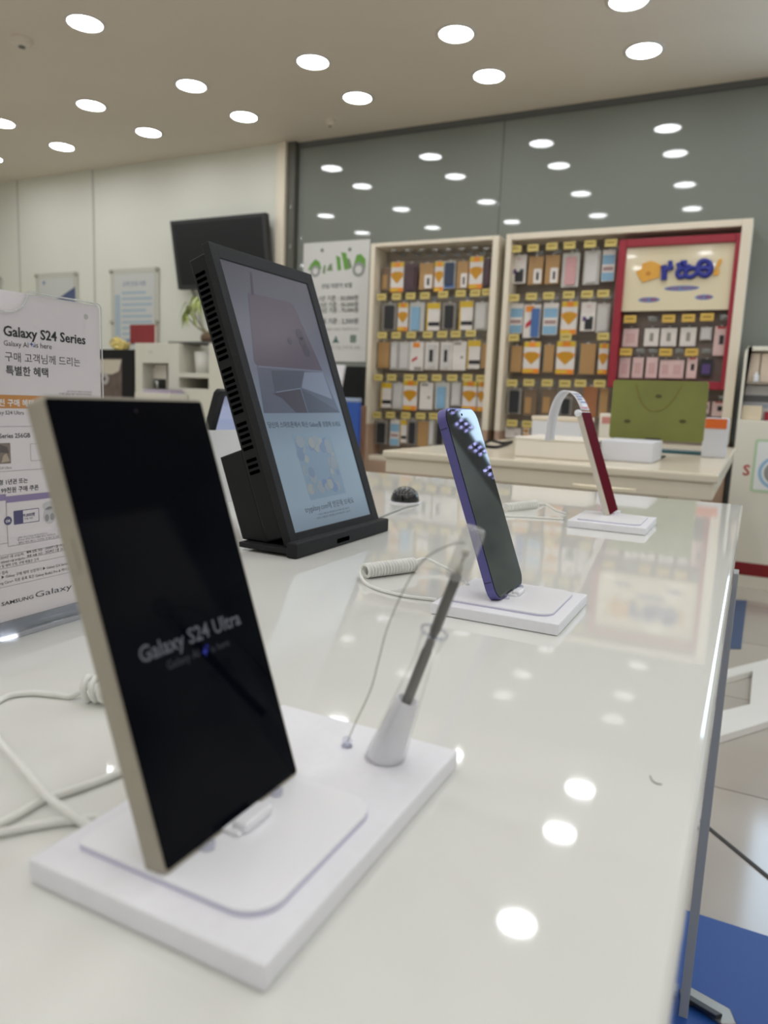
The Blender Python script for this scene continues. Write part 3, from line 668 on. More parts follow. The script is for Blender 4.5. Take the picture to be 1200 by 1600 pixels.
# ------------------------------------------------------------------ cream counter behind the table
ZT = .033
n1, n2 = at(1123, 742, 2, ZT), at(597, 706, 2, ZT); cy = n1.y; cx0 = at(597, 706, 1, cy).x; cx1 = n1.x
zb = at(1116, 784, 1, cy).z
ct = thing('counter', 'low cream service counter behind the display table, boxes and a green panel on top', 'counter', (0, 0, ZF)); T = Matrix.Translation((0, 0, -ZF))
q = MB(); q.box((cx0, cy, ZT-.022), (cx1, 3.62, ZT), cream, .006, 3, M=T); q.build('countertop', ct)
q = MB(); q.box((cx0+.008, cy+.008, zb), (cx1-.008, 3.60, ZT-.0215), cream, .004, M=T); q.build('apron', ct)
q = MB(); q.box((cx0+.10, cy+.15, ZF+.001), (cx1-.12, 3.55, zb+.001), cream_frame, M=T); q.build('pedestal', ct)
def bx(name, label, cat, px0, px1, pyt, pyb, y, d, m_, bevel=.003, extra=None, group=None, z=ZT):
    """a box on a level surface: left, right, top and bottom edge of its front face as read at depth y"""
    a, b = at(px0, pyb, 1, y), at(px1, pyb, 1, y); tz = at((px0+px1)/2, pyt, 1, y).z
    o = thing(name, label, cat, ((a.x+b.x)/2, y+d/2, z), group); w = (b.x-a.x)/2; h = tz-z
    return o, w, h
def simple_box(name, label, cat, px0, px1, pyt, y, d, m_, lid=None, bevel=.003, band=None, group=None, z=ZT):
    o, w, h = bx(name, label, cat, px0, px1, pyt, pyt+40, y, d, m_, group=group, z=z)
    q = MB(); q.box((-w, -d/2, .0005), (w, d/2, h*(.86 if lid else 1)), m_, bevel); q.build('body', o)
    if lid:
        q = MB(); q.box((-w-.002, -d/2-.002, h*.86), (w+.002, d/2+.002, h), lid, bevel); q.build('lid', o)
    if band:
        mm, f0, f1, g0, g1 = band
        q = MB(); q.box((-w+2*w*g0, -d/2-.0025, h*f0), (-w+2*w*g1, -d/2+.001, h*f1), mm); tag(q.build('print_band', o), None)
    return o
box_w = mat('white_card_box', (238, 232, 220), .45, noise=(8, .02)); box_b = mat('bluish_white_box', (224, 226, 234), .4, noise=(8, .02)); box_c = mat('cream_card_box', (232, 220, 200), .5)
simple_box('flat_box', 'low white flat box at the front of the cream counter, left of the red phone', 'box', 803, 922, 685, 2.02, .26, box_w, lid=box_w)
simple_box('flat_box', 'low bluish white flat box at the front of the counter, below the green panel', 'box', 936, 1018, 689, 2.12, .22, box_b)
simple_box('carton', 'white carton with a cream lid standing behind the low white box', 'carton', 829, 906, 651, 2.55, .22, box_b, lid=box_c)
simple_box('carton', 'white carton with a pink mark standing left behind the green panel', 'carton', 934, 962, 646, 2.75, .16, box_w, band=(mat('pink_mark', (206, 140, 132), .5), .72, .9, .15, .75))
simple_box('carton', 'white carton with an orange top band standing right of the green panel', 'carton', 1097, 1134, 653, 2.62, .18, box_b, band=(mat('orange_band', (228, 110, 42), .5), .74, .98, .05, .97))
# olive panel on its black stand
gy = 2.42; GM_t = R(6)
gl, gr = at(953, 684, 1, gy), at(1097, 692, 1, gy); gt = at(1032, 595, 1, gy).z
gx = (gl.x+gr.x)/2; gz = (gl.z+gr.z)/2
gw = (at(1104, 640, 1, gy).x-at(956, 640, 1, gy).x)/2
GM = Matrix.Translation((gx, gy, 0)) @ Matrix.Rotation(R(0), 4, 'Z')
gp = thing('green_panel', 'olive green upright panel with rounded corners on a small black stand on the counter', 'panel', (gx, gy, ZT))
FM = face_front(0, 0, gz-ZT)
olive = mat('olive_green_fabric', (122, 127, 62), .6, noise=(7, .10), bump=(400, .3)); olive_l = mat('olive_outline', (132, 122, 58), .6); olive_d = mat('olive_spot', (78, 74, 34), .7)
q = MB(); q.prism(rr(-gw, 0, gw, gt-gz, .009), -.010, .010, olive, .002, 2, M=FM)
arc = [(gw*(-.52+.04*math.sin(k)), 0) for k in range(1)]
hh = gt-gz
arc = smooth_path([(-gw*.5, hh*.93, .0105), (-gw*.36, hh*.64, .0105), (-gw*.08, hh*.49, .0105), (gw*.22, hh*.60, .0105), (gw*.46, hh*.93, .0105)], 6)
q.tube(arc, .0018, olive_l, 6, M=FM)
for (u, v_) in ((-.62, .30), (.55, .34), (0, .74)): q.disc(gw*u, hh*v_, .010, .0106, olive_d, M=FM, n=14, ry=.006)
q.build('panel', gp)
q = MB(); q.box((-.028, -.012, .001), (.018, .05, gz-ZT+.006), black_plastic, .002); q.box((-.04, -.04, .0005), (.03, .07, .006), black_plastic, .002); q.build('foot', gp)
tp_ = at(1065, 707, 2, ZT+.004)
q = MB(); q.box((-.085, -.035, 0), (.075, .045, .010), mat('teal_tablet_case', (44, 92, 104), .4), .003); q.box((-.08, -.03, .010), (.07, .04, .0125), mat('grey_tablet_top', (150, 156, 150), .3), .001)
o = q.build('teal_case'); o.location = (tp_.x, tp_.y, ZT+.0005); tag(o, 'thin teal case lying flat in front of the green panel', 'case')
q = MB(); q.tube(smooth_path([at(px, py, 2, ZT+.005) for px, py in ((752, 696), (766, 688), (785, 692), (800, 690), (779, 698), (757, 697), (742, 694))], 6), .005, black_plastic, 8); o = q.build('black_cable'); tag(o, 'small tangle of black cable at the left back of the cream counter', 'cable')

# ------------------------------------------------------------------ accessory cabinets on the back wall
YF, YB = 3.93, 4.085
def V(px, py, y=YF): return at(px, py, 1, y)
zc_top = V(679, 373).z
def cabinet(label, xa, xb, ztop, tl_, tr_, tt_, panel_m):
    o = thing('display_cabinet', label, 'display cabinet', ((xa+xb)/2, YF, ZF), 'wall cabinets of phone accessories'); T = Matrix.Translation((-(xa+xb)/2, -YF, -ZF))
    zk = V(572, 662).z
    for xs_ in ((xa, xa+tl_), (xb-tr_, xb)):
        q = MB(); q.box((xs_[0], YF, zk), (xs_[1], YG-.001, ztop), cream_frame, .003, M=T); q.build('side_panel', o)
        q = MB(); q.box((xs_[0]+.001, YF+.002, ZF+.001), (xs_[1]-.001, YG-.001, zk), brown_base, .002, M=T); q.build('side_base', o)
    q = MB(); q.box((xa+tl_, YF, ztop-tt_), (xb-tr_, YG-.001, ztop), cream_frame, .003, M=T); q.build('top_panel', o)
    q = MB(); q.box((xa+tl_-.001, YB, ZF+.001), (xb-tr_+.001, YG-.0015, ztop-tt_+.001), panel_m, M=T)
    z = ztop-tt_-.05
    while z > -.2: q.box((xa+tl_, YB-.0012, z-.002), (xb-tr_, YB+.001, z+.002), mat('slat_groove', (128, 118, 106), .6), M=T); z -= .05
    q.build('back_panel', o)
    q = MB(); q.box((xa+tl_, YF+.01, -.18), (xb-tr_, YG-.001, -.15), cream_frame, .003, M=T); q.build('bottom_shelf', o)
    q = MB(); q.box((xa+tl_, YF+.004, ZF+.001), (xb-tr_, YF+.02, -.18), brown_base, .002, M=T); q.build('base_panel', o)
    return o
ca0, ca1 = V(575, 500).x, V(772, 500).x; cb0, cb1 = V(783, 500).x, V(1160, 500).x
cabinet('left cream wall cabinet full of hanging phone cases', ca0, ca1, V(679, 374).z, .030, .035, .022, taupe)
cabinet('wide right cream wall cabinet holding cases and the red framed section', cb0, cb1, V(985, 353).z, .030, .045, .032, mat('dark_taupe_panel', (150, 139, 126), .5, noise=(6, .06)))
# red frame in the right cabinet
YR = YF+.006
r0, r1 = V(958, 490, YR).x, V(1151, 490, YR).x; rt = V(1065, 369, YR).z; rb = V(1045, 607, YR).z; bw = V(968, 490, YR).x-V(956, 490, YR).x
red = mat('crimson_frame_paint', (150, 30, 48), .35, noise=(5, .04))
ro = thing('red_display_frame', 'crimson frame around the sign and small packs in the right cabinet', 'display frame', ((r0+r1)/2, YR, rb)); T = Matrix.Translation((-(r0+r1)/2, -YR, -rb))
for a_, b_ in (((r0, rb), (r0+bw, rt)), ((r1-bw, rb), (r1, rt)), ((r0+bw, rt-bw), (r1-bw, rt)), ((r0+bw, rb), (r1-bw, rb+bw))):
    q = MB(); q.box((a_[0], YR, a_[1]), (b_[0], YR+.09, b_[1]), red, .003, M=T); q.build('frame_bar', ro)
q = MB(); q.box((r0+bw-.001, YR+.085, rb+bw-.001), (r1-bw+.001, YR+.09, rt-bw+.001), mat('brown_grey_panel', (126, 113, 104), .5, noise=(6, .05)), M=T); q.build('back_panel', ro)
# the lit-looking sign board
YS_ = YR+.018; BM = face_front(0, YS_, 0)
def Bp(px, py): return on(px, py, BM)
bl, br_ = Bp(970, 440).x+.004, Bp(1147, 440).x; bt = Bp(1065, 383).y; bb = Bp(1057, 485).y
so = thing('sign_board', 'cream shop sign with an orange shape and blue lettering in the red frame', 'sign', BM)
q = MB(); q.prism(rr(bl, bb, br_, bt, .006), -.03, 0, mat('cream_sign_face', (224, 212, 180), .12, coat=.6), .003, 2); q.build('panel', so)
q = MB(); gold = mat('orange_yellow_cutout', (222, 164, 64), .4); gold_d = mat('orange_cutout_edge', (196, 128, 44), .4)
def zpt(u, v_): return Bp(970+u*190/1200, 370+v_*130/821)
def cut(pts, m_, z0, z1): q.prism([tuple(zpt(*p)) for p in pts][::-1], z0, z1, m_, .001, 1)
cut([(150, 345), (205, 320), (215, 265), (300, 238), (350, 255), (405, 285), (380, 340), (388, 400), (330, 415), (215, 452), (180, 410)], gold, .0002, .006)
c_ = zpt(272, 365); q.disc(c_.x, c_.y, .012, .0064, gold_d, ry=.010)
q.build('star_cutout', so); q = MB()
cut([(905, 345), (940, 315), (978, 330), (965, 380), (920, 388)], gold, .0002, .006); cut([(932, 310), (965, 230), (995, 215), (1000, 240), (962, 318)], gold, .0002, .006)
q.build('mark_cutout', so)
q = MB(); cob = mat('cobalt_blue_letters', (34, 44, 140), .35)
def stroke(pts, w): q.tube(smooth_path([(*zpt(*p), .006) for p in pts], 5), w*.00165, cob, 8)
stroke([(425, 285), (430, 360), (425, 430)], 8.5); stroke([(405, 330), (460, 315), (520, 300)], 6.5); stroke([(490, 240), (488, 300), (484, 335)], 6.5)
stroke([(570, 260), (580, 310), (560, 360), (580, 400), (630, 385), (640, 330), (600, 320), (560, 350)], 7); stroke([(630, 240), (640, 290), (690, 300)], 7)
stroke([(640, 390), (690, 400), (740, 370), (760, 330), (700, 310), (650, 340)], 7); stroke([(590, 255), (640, 250)], 5.5)
stroke([(760, 330), (780, 260), (830, 240), (880, 270), (885, 340), (840, 385), (780, 365), (770, 330), (830, 310), (880, 330)], 8)
q.build('blue_letters', so)
q = MB(); oval = mat('pale_blue_oval', (104, 138, 186), .5); orr = mat('dull_red_print', (150, 70, 96), .5)
for x, y, w in ((600, 508, 175), (278, 622, 108), (822, 596, 92)):
    a = zpt(x-w, y+4); b = zpt(x+w, y-6); c_ = zpt(x, y); q.disc(c_.x, c_.y, (b.x-a.x)/2, .0008, oval, ry=.013)
    q.text('휴대폰 액세서리' if w > 150 else '정품', c_.x-(b.x-a.x)*.40, c_.y-.0065, orr, width=(b.x-a.x)*.8, height=.013, z=.0012, bold=True)
q.build('oval_captions', so)

# hanging packs, each kind built once
PK = {}
def pc(n, rgb, r=.3): return mat('pack_'+n, rgb, r, noise=(30, .06))
p_white, p_kraft, p_black, p_plum = pc('white', (226, 220, 214)), pc('kraft', (176, 138, 88)), pc('black', (40, 40, 42)), pc('plum', (92, 70, 74))
p_orange, p_gold, p_yellow, p_navy = pc('orange', (238, 146, 44)), pc('gold', (200, 144, 28)), pc('yellow', (222, 186, 52)), pc('navy', (50, 62, 84))
p_grey, p_clear, p_lblue, p_teal = pc('grey', (150, 146, 138)), pc('clear', (198, 196, 190)), pc('light_blue', (134, 176, 204)), pc('teal', (44, 80, 86))
p_red, p_blue, p_pink, p_rust = pc('red', (190, 50, 50)), pc('blue', (74, 110, 168)), pc('pink', (222, 194, 190)), pc('rust', (166, 110, 70)); p_violet = pc('violet', (86, 66, 120)); p_brown = pc('brown', (120, 100, 78))
def pk(kind):
    if kind in PK: return PK[kind]
    q = MB(); D = .012
    def base(m_): q.prism(rr(-.5, -1, .5, 0, .03, 3), 0, D, m_)
    def zone(x0, y0, x1, y1, m_, k=1): q.flat([(x0, y0), (x1, y0), (x1, y1), (x0, y1)], D+.0006*k, m_)
    def hump(x0, y0, x1, y1, m_): q.prism(rr(x0, y0, x1, y1, .06, 4), D, D+.008, m_)
    if kind == 'orange':
        base(p_white); zone(-.5, -.17, .5, -.01, p_yellow); zone(-.2, -.17, .22, -.01, p_orange, 2); zone(-.5, -1, .5, -.85, p_orange); zone(-.5, -.97, .1, -.88, p_yellow, 2)
        q.flat([(-.48, -.38), (-.2, -.32), (.2, -.32), (.48, -.38), (.44, -.50), (.20, -.62), (0, -.72), (-.20, -.62), (-.44, -.50)], D+.0012, p_gold); zone(-.5, -.44, -.36, -.38, p_orange, 3); zone(.36, -.44, .5, -.38, p_orange, 3)
    elif kind == 'kraft': base(p_kraft); zone(-.5, -.98, -.42, -.02, p_teal)
    elif kind == 'kraft_label': base(p_kraft); hump(-.1, -.97, .44, -.45, p_white); q.flat([(.1, -.85), (.26, -.85), (.26, -.58), (.1, -.58)], D+.009, p_black)
    elif kind == 'plum': base(p_plum); hump(-.36, -.94, .36, -.12, pc('dark_plum', (78, 56, 62)))
    elif kind == 'navy': base(p_clear); hump(-.4, -.86, .4, -.06, p_navy); zone(-.4, -.98, .45, -.86, p_blue); 
    elif kind == 'black': base(p_grey); hump(-.32, -.95, .34, -.10, p_black)
    elif kind == 'blue': base(p_clear); hump(-.36, -.96, .22, -.16, p_lblue)
    elif kind == 'yellow': base(p_white); zone(-.5, -.22, .5, -.01, p_yellow); zone(-.36, -.84, .5, -.70, p_black); zone(-.5, -1, -.40, -.22, p_yellow)
    elif kind == 'clear': base(p_clear); hump(-.36, -.94, .36, -.08, pc('milky', (206, 204, 200)))
    elif kind == 'white_red': base(p_white); zone(-.3, -.2, .2, -.03, p_orange); q.flat([(-.35, -.72), (.05, -.6), (.05, -.5), (-.35, -.62)], D+.001, p_red); zone(-.15, -.98, .4, -.88, p_grey)
    elif kind == 'white_phone': base(p_white); hump(-.30, -.92, .30, -.10, pc('milky', (206, 204, 200))); q.flat([(-.14, -.72), (.14, -.72), (.14, -.28), (-.14, -.28)], D+.009, p_black)
    elif kind == 'white': base(p_white); zone(-.4, -.12, .1, -.04, p_grey); zone(.1, -.6, .3, -.5, p_grey)
    elif kind == 'light_blue': base(p_white); zone(-.46, -.46, .46, -.16, p_lblue); zone(-.46, -.98, .46, -.72, p_lblue); zone(-.4, -.66, .4, -.54, pc('mauve', (168, 140, 140)))
    elif kind == 'white_black': base(p_white); zone(-.2, -.96, .36, -.58, p_black); zone(-.36, -.66, -.12, -.5, p_violet, 2); zone(.1, -.58, .36, -.5, p_teal, 2); zone(-.12, -.2, .14, -.1, p_pink)
    elif kind == 'pink_clear': base(p_clear); hump(-.3, -.94, .32, -.12, pc('rose', (204, 156, 156)))
    elif kind == 'blue_red': base(p_white); hump(-.02, -.98, .46, -.12, p_blue); q.flat([(-.36, -.72), (-.02, -.6), (-.02, -.42), (-.36, -.58)], D+.001, p_red); zone(-.4, -.22, .1, -.04, p_orange)
    elif kind == 'brown': base(p_brown); zone(-.4, -.9, .1, -.3, p_kraft)
    elif kind == 'rust': base(p_rust)
    elif kind == 'pink_box': base(p_pink); zone(-.5, -.05, .5, 0, p_black); zone(-.3, -.8, .3, -.3, pc('rose_print', (208, 170, 168)))
    elif kind == 'white_box': base(p_white); zone(-.5, -.05, .5, 0, p_black); zone(-.12, -.75, .14, -.3, p_grey)
    elif kind == 'violet_black': base(p_black); zone(-.34, -.86, .34, -.3, p_violet)
    elif kind == 'pink_graphic': base(p_pink); zone(-.1, -.62, .25, -.3, p_black); zone(-.3, -.08, .3, 0, p_red)
    q.box((-.08, -.02, 0), (.08, .05, D*.6), p_clear)
    o = q.build('case_pack'); PK[kind] = o; o['_free'] = True; return o
LOOK = dict(orange='white and orange pack with gold diamond', kraft='brown kraft pack', kraft_label='kraft pack with white label', plum='dark plum case pack', navy='navy case in clear pack', black='black case in grey pack',
            blue='light blue case in clear pack', yellow='white pack with yellow top', clear='clear milky case pack', white_red='white pack with a red mark', white_phone='white pack with black window', white='plain white pack',
            light_blue='light blue and white pack', white_black='white pack with dark print', pink_clear='pink case in clear pack', blue_red='white pack in blue and red', brown='dull brown pack', rust='rust brown pack',
            pink_box='small pink box', white_box='small white box', violet_black='violet and black pack', pink_graphic='pink pack with black graphic')
tag_m = mat('yellow_price_tag', (204, 186, 112), .5, noise=(20, .05)); tag_o = mat('amber_price_tag', (208, 172, 82), .5); tag_ink = mat('tag_print', (150, 122, 40), .6)
hook0 = None
def hook(x, z, y_tip, y_back, label, group, has_tag, bright=False):
    global hook0
    o = thing('display_hook', label, 'hook', (x, y_back, z), group); L = y_back-y_tip
    q = MB(); q.tube([(0, 0, 0), (0, -L, 0)], .0025, alu, 6); q.box((-.02, -.004, -.012), (.02, 0, .012), alu, .001); q.tube([(0, -L, 0), (0, -L-.002, .010)], .0025, alu, 6); q.build('rod', o)
    if has_tag:
        w, h = .030, .0185
        q = MB(); q.box((-w, -L-.008, -h), (w, -L-.004, h), tag_o if bright else tag_m, .001)
        q.add([(-w*.7, -L-.0084, -h*.1), (w*.6, -L-.0084, -h*.1), (w*.6, -L-.0084, h*.3), (-w*.7, -L-.0084, h*.3)], [(0, 1, 2, 3)], tag_ink); q.build('price_tag', o)
    else:
        q = MB(); q.box((-.016, -L-.006, -.004), (.016, -L-.003, .006), alu, .001); q.build('tip_plate', o)
    return o
def hang(kind, x, ztop, w, h, y, label, group):
    o = pk(kind)
    if o.get('_free'): del o['_free']
    else: o = o.copy(); COL.objects.link(o)
    o.matrix_world = face_front(x, y, ztop) @ Matrix.Diagonal((w, h, 1, 1)); tag(o, label, 'phone case', group); return o
def bay(off, sc, name, rows, tags, hooks, y_p, y_tip, y_back, grp, fmt='%s, %s from left in %s row of %s'):
    def w2p(u, v_): return off[0]+u*sc, off[1]+v_*sc
    for ri, (rname, packs) in enumerate(rows):
        for k, (kind, u, v0, v1, wd) in enumerate(packs):
            a = V(*w2p(u-wd/2, v0), y_p); b = V(*w2p(u+wd/2, v0), y_p); c = V(*w2p(u, v1), y_p)
            hang(kind, (a.x+b.x)/2, (a.z+b.z)/2, b.x-a.x, (a.z+b.z)/2-c.z, y_p+.012, fmt % (LOOK[kind], ORD[k], rname, name), 'phone cases hanging in '+name)
    for rname, pts, bright in tags:
        for k, (u, v_) in enumerate(pts):
            p = V(*w2p(u, v_), y_tip-.008); hook(p.x, p.z, y_tip, y_back-.001, 'hook with yellow price tag, %s from left %s in %s' % (ORD[k], rname, name), 'price tag hooks', True, bright)
    for rname, pts in hooks:
        for k, (u, v_) in enumerate(pts):
            p = V(*w2p(u, v_), y_tip-.005); hook(p.x, p.z, y_tip, y_back-.001, 'bare silver hook, %s from left %s in %s' % (ORD[k], rname, name), 'bare silver hooks', False)
s4 = 230/968
bay((560, 340), s4, 'left cabinet', [
    ('top', [('brown', 186, 330, 482, 60), ('orange', 259, 292, 490, 84), ('plum', 348, 300, 488, 80), ('kraft_label', 452, 300, 472, 92), ('orange', 535, 288, 486, 58), ('navy', 604, 286, 466, 76), ('kraft_label', 690, 286, 468, 74), ('orange', 780, 255, 468, 88), ('plum', 852, 268, 456, 46)]),
    ('second', [('black', 207, 562, 742, 92), ('orange', 296, 560, 746, 66), ('blue', 388, 558, 748, 96), ('yellow', 496, 560, 742, 86), ('black', 600, 560, 736, 84), ('yellow', 713, 548, 738, 88), ('clear', 812, 556, 740, 84)]),
    ('third', [('kraft', 165, 818, 988, 84), ('clear', 240, 818, 1000, 50), ('clear', 306, 818, 1002, 72), ('white_red', 388, 816, 1005, 88), ('white_phone', 486, 818, 1000, 88), ('white_phone', 582, 818, 1002, 76), ('white', 668, 814, 1004, 90), ('yellow', 764, 806, 994, 84), ('kraft', 826, 830, 990, 32)]),
    ('fourth', [('yellow', 186, 1085, 1250, 68), ('clear', 262, 1088, 1262, 66), ('orange', 344, 1072, 1266, 90), ('white', 450, 1086, 1262, 86), ('blue', 556, 1084, 1262, 96), ('clear', 646, 1084, 1240, 62), ('orange', 736, 1076, 1270, 92), ('orange', 812, 1080, 1275, 44)]),
    ('bottom', [('black', 152, 1335, 1490, 78), ('light_blue', 242, 1330, 1500, 60), ('yellow', 300, 1330, 1480, 42), ('black', 356, 1330, 1495, 56), ('kraft', 424, 1340, 1505, 78), ('clear', 484, 1335, 1500, 36), ('black', 540, 1335, 1500, 56)])],
    [('below the top row', [(152, 522), (250, 520), (342, 516), (437, 514), (556, 506), (671, 499), (768, 496), (846, 490)], False),
     ('below the second row', [(156, 774), (248, 774), (346, 772), (455, 770), (550, 768), (640, 766), (738, 762)], False),
     ('below the third row', [(128, 1052), (217, 1052), (330, 1052), (420, 1054), (514, 1054), (616, 1054), (716, 1052), (806, 1058)], False),
     ('above the bottom row', [(120, 1298), (210, 1298), (310, 1302), (408, 1305), (495, 1306)], False)],
    [('above the top row', [(230, 216), (326, 216), (416, 214), (506, 212), (592, 210), (680, 206), (768, 200), (842, 204)])], 4.0, 3.955, YB, 'left')
s5 = 220/926
bay((780, 340), s5, 'right cabinet', [
    ('top', [('white_black', 132, 246, 432, 100), ('kraft_label', 246, 254, 440, 96), ('kraft_label', 356, 246, 436, 92), ('pink_clear', 478, 232, 456, 112), ('clear', 618, 218, 440, 106), ('light_blue', 727, 212, 418, 84)]),
    ('second', [('light_blue', 114, 566, 762, 94), ('blue_red', 222, 572, 790, 108), ('light_blue', 344, 562, 770, 96), ('orange', 468, 550, 768, 104), ('white_black', 592, 556, 745, 96), ('clear', 690, 566, 756, 86)]),
    ('third', [('kraft', 115, 845, 1015, 78), ('orange', 220, 816, 1024, 108), ('kraft', 328, 838, 1016, 70), ('orange', 444, 812, 1030, 120), ('kraft', 584, 830, 1030, 108), ('orange', 692, 826, 1030, 62)]),
    ('fourth', [('black', 104, 1120, 1292, 92), ('brown', 208, 1130, 1304, 82), ('brown', 330, 1130, 1300, 90), ('black', 440, 1180, 1300, 80), ('rust', 604, 1110, 1312, 94), ('kraft', 690, 1124, 1316, 60)]),
    ('bottom', [('white', 92, 1385, 1450, 104), ('orange', 180, 1376, 1432, 44)])],
    [('above the top row', [(110, 206), (222, 198), (346, 188), (462, 182), (598, 173), (735, 166)], False),
     ('above the second row', [(96, 528), (212, 519), (325, 514), (457, 508), (578, 504), (684, 500)], False),
     ('above the third row', [(94, 790), (438, 786), (684, 782)], False),
     ('above the fourth row', [(84, 1088), (195, 1086), (315, 1088), (432, 1092), (533, 1090), (660, 1092)], False),
     ('above the bottom row', [(84, 1352), (185, 1358)], False)], [], 4.0, 3.955, YB, 'right')
s6 = 260/1095
bay((940, 340), s6, 'red frame', [
    ('upper', [('pink_box', 196, 724, 850, 100), ('white_box', 334, 722, 846, 94), ('white_box', 447, 720, 846, 104), ('white_box', 576, 716, 846, 104), ('clear', 692, 720, 806, 76), ('pink_graphic', 792, 716, 908, 88)]),
    ('lower', [('pink_box', 157, 912, 1056, 72), ('pink_box', 244, 912, 1056, 70), ('pink_box', 336, 912, 1056, 74), ('pink_box', 424, 930, 1056, 72), ('pink_box', 503, 930, 1058, 86), ('pink_graphic', 600, 922, 1058, 66), ('violet_black', 694, 930, 1044, 82)])],
    [('above the upper row', [(187, 668), (441, 665), (571, 661), (694, 655)], True), ('above the lower row', [(160, 884), (421, 886), (592, 886)], True)],
    [('above the upper row', [(328, 658), (806, 648)]), ('above the lower row', [(247, 872), (331, 872), (506, 872), (686, 872)])], 3.99, 3.962, YR+.085, 'red')
bay((940, 340), s6, 'the right cabinet', [('right', [('pink_graphic', 690, 1210, 1290, 44), ('pink_graphic', 776, 1212, 1310, 90)])], [], [('below the red frame', [(795, 1182)])], 4.0, 3.955, YB, 'under', '%s, %s of two at lower %s of %s')

# ------------------------------------------------------------------ poster and things before the grey glass
PM_ = face_front(0, YG-.0025, 0)
def Q(px, py): return on(px, py, PM_)
pl, pr_ = Q(474, 420).x, Q(577, 420).x; pt = Q(527, 377).y; pb_ = Q(530, 565).y
q = MB(); q.prism([(pl, pb_), (pr_, pb_), (pr_, pt), (pl, pt)], -.001, .002, mat('grey_white_poster', (214, 214, 210), .5, noise=(3, .015)))
grn = mat('leaf_green_print', (104, 158, 66), .6); grn_d = mat('dark_green_print', (120, 142, 104), .6); gry = mat('poster_grey_print', (150, 152, 150), .6); blk = mat('poster_black_print', (84, 84, 84), .6)
def uq(u, v_): return Q(440+u*160/1200, 370+v_*110/825)
def gpoly(pts, m_, z=.0025): q.flat([tuple(uq(*p)) for p in pts], z, m_)
gpoly([(310, 395), (345, 320), (400, 262), (450, 300), (470, 380)], grn); gpoly([(840, 360), (880, 215), (930, 200), (985, 260), (985, 370), (930, 330)], grn)
for x, y, r_ in ((398, 405, .036), (905, 385, .044)):
    c_ = uq(x, y); q.disc(c_.x, c_.y, r_, .003, gry); q.disc(c_.x, c_.y, r_*.55, .0034, mat('grey_white_poster', (214, 214, 210)))
for pts in ([(530, 400), (560, 330), (590, 310), (600, 400)], [(660, 400), (640, 220), (690, 240), (700, 390)], [(740, 390), (700, 180), (760, 190), (790, 380)], [(790, 380), (770, 250), (800, 260), (830, 360)], [(480, 420), (500, 330), (520, 340), (510, 440)]): gpoly(pts, grn if pts[0][0] in (660, 740) else grn_d)
for x, y in ((478, 160), (802, 150)):
    c_ = uq(x, y); q.disc(c_.x, c_.y, .013, .003, gry); q.disc(c_.x, c_.y, .006, .0034, blk)
def ptext(s_, l, r, m_, h=None, bold=True):
    a, b = Q(*l), Q(*r); q.text(s_, a.x, (a.y+b.y)/2, m_, width=b.x-a.x, height=h, z=.003, bold=bold)
ptext('안심 자전거 보험', (503, 451), (550, 448), blk); 
for i, s_ in enumerate(('1년 기준 : 30,000원', '2년 기준 : 50,000원', '3년 기준 : 70,000원', '월 기준 : 2,500원')):
    yy = (471, 481, 489.5, 507)[i]; ptext(s_, (499+i*1.2, yy), (560, yy-3), blk)
ptext('자세한 내용은 직원에게 문의', (507, 518), (560, 515), gry, bold=False); ptext('보험 가입 안내 및 상담', (512, 548), (563, 543), gry, bold=False)
c_ = Q(525, 532); q.flat([(c_.x-.026, c_.y-.014), (c_.x+.026, c_.y-.014), (c_.x+.010, c_.y+.006), (c_.x+.004, c_.y+.026), (c_.x-.004, c_.y+.026), (c_.x-.010, c_.y+.006)], .003, mat('poster_teal_print', (72, 104, 98), .6))
c_ = Q(552, 530); q.prism(rr(c_.x-.022, c_.y-.022, c_.x+.022, c_.y+.026, .008), .002, .003, mat('poster_sage_print', (122, 138, 126), .6))
o = q.build('poster'); o.matrix_world = PM_; tag(o, 'tall pale poster with green lettering on the grey glass left of the cabinets', 'poster')
# black screen, blue panel and board that stand low before the glass
def upright(name, label, cat, px0, px1, pyt, pyb, y, d, m_, face=None, bevel=.004, zb=None):
    a, b = at(px0, (pyt+pyb)/2, 1, y), at(px1, (pyt+pyb)/2, 1, y); zt_ = at((px0+px1)/2, pyt, 1, y).z; z0 = zb if zb is not None else at((px0+px1)/2, pyb, 1, y).z
    o = thing(name, label, cat, ((a.x+b.x)/2, y+d/2, z0)); w = (b.x-a.x)/2; h = zt_-z0
    return o, w, h
o, w, h = upright('computer_screen', 'black screen standing under the pale poster', 'screen', 505, 566, 572, 640, 3.7, .04, black_plastic)
q = MB(); q.box((-w, -.02, 0), (w, .02, h), black_plastic, .004); q.build('body', o); q = MB(); q.box((-.02, -.01, -(o.location.z-ZF)+.012), (.02, .015, .01), black_plastic, .003); q.box((-.12, -.08, -(o.location.z-ZF)), (.12, .1, -(o.location.z-ZF)+.012), black_plastic, .003); q.build('stand', o)
o, w, h = upright('blue_panel', 'blue panel with a pale top edge partly hidden behind the black monitor', 'panel', 505, 559.5, 621, 705, 3.2, .03, black_plastic, zb=ZF+.001)
q = MB(); q.box((-w, -.015, 0), (w, .015, h-.02), mat('royal_blue_panel', (42, 84, 168), .35, noise=(4, .08)), .003); q.build('panel', o); q = MB(); q.box((-w, -.016, h-.02), (w, .016, h), mat('pale_top_edge', (150, 166, 190), .4), .003); q.build('top_edge', o)
o, w, h = upright('brown_board', 'narrow brown wooden board standing between the blue panel and the left cabinet', 'board', 548, 567.5, 634, 720, 3.4, .03, brown_base, zb=ZF+.001)
q = MB(); q.box((-w, -.015, 0), (w, .015, h), mat('brown_wood_board', (142, 108, 84), .5, noise=(9, .15)), .003); q.build('board', o)
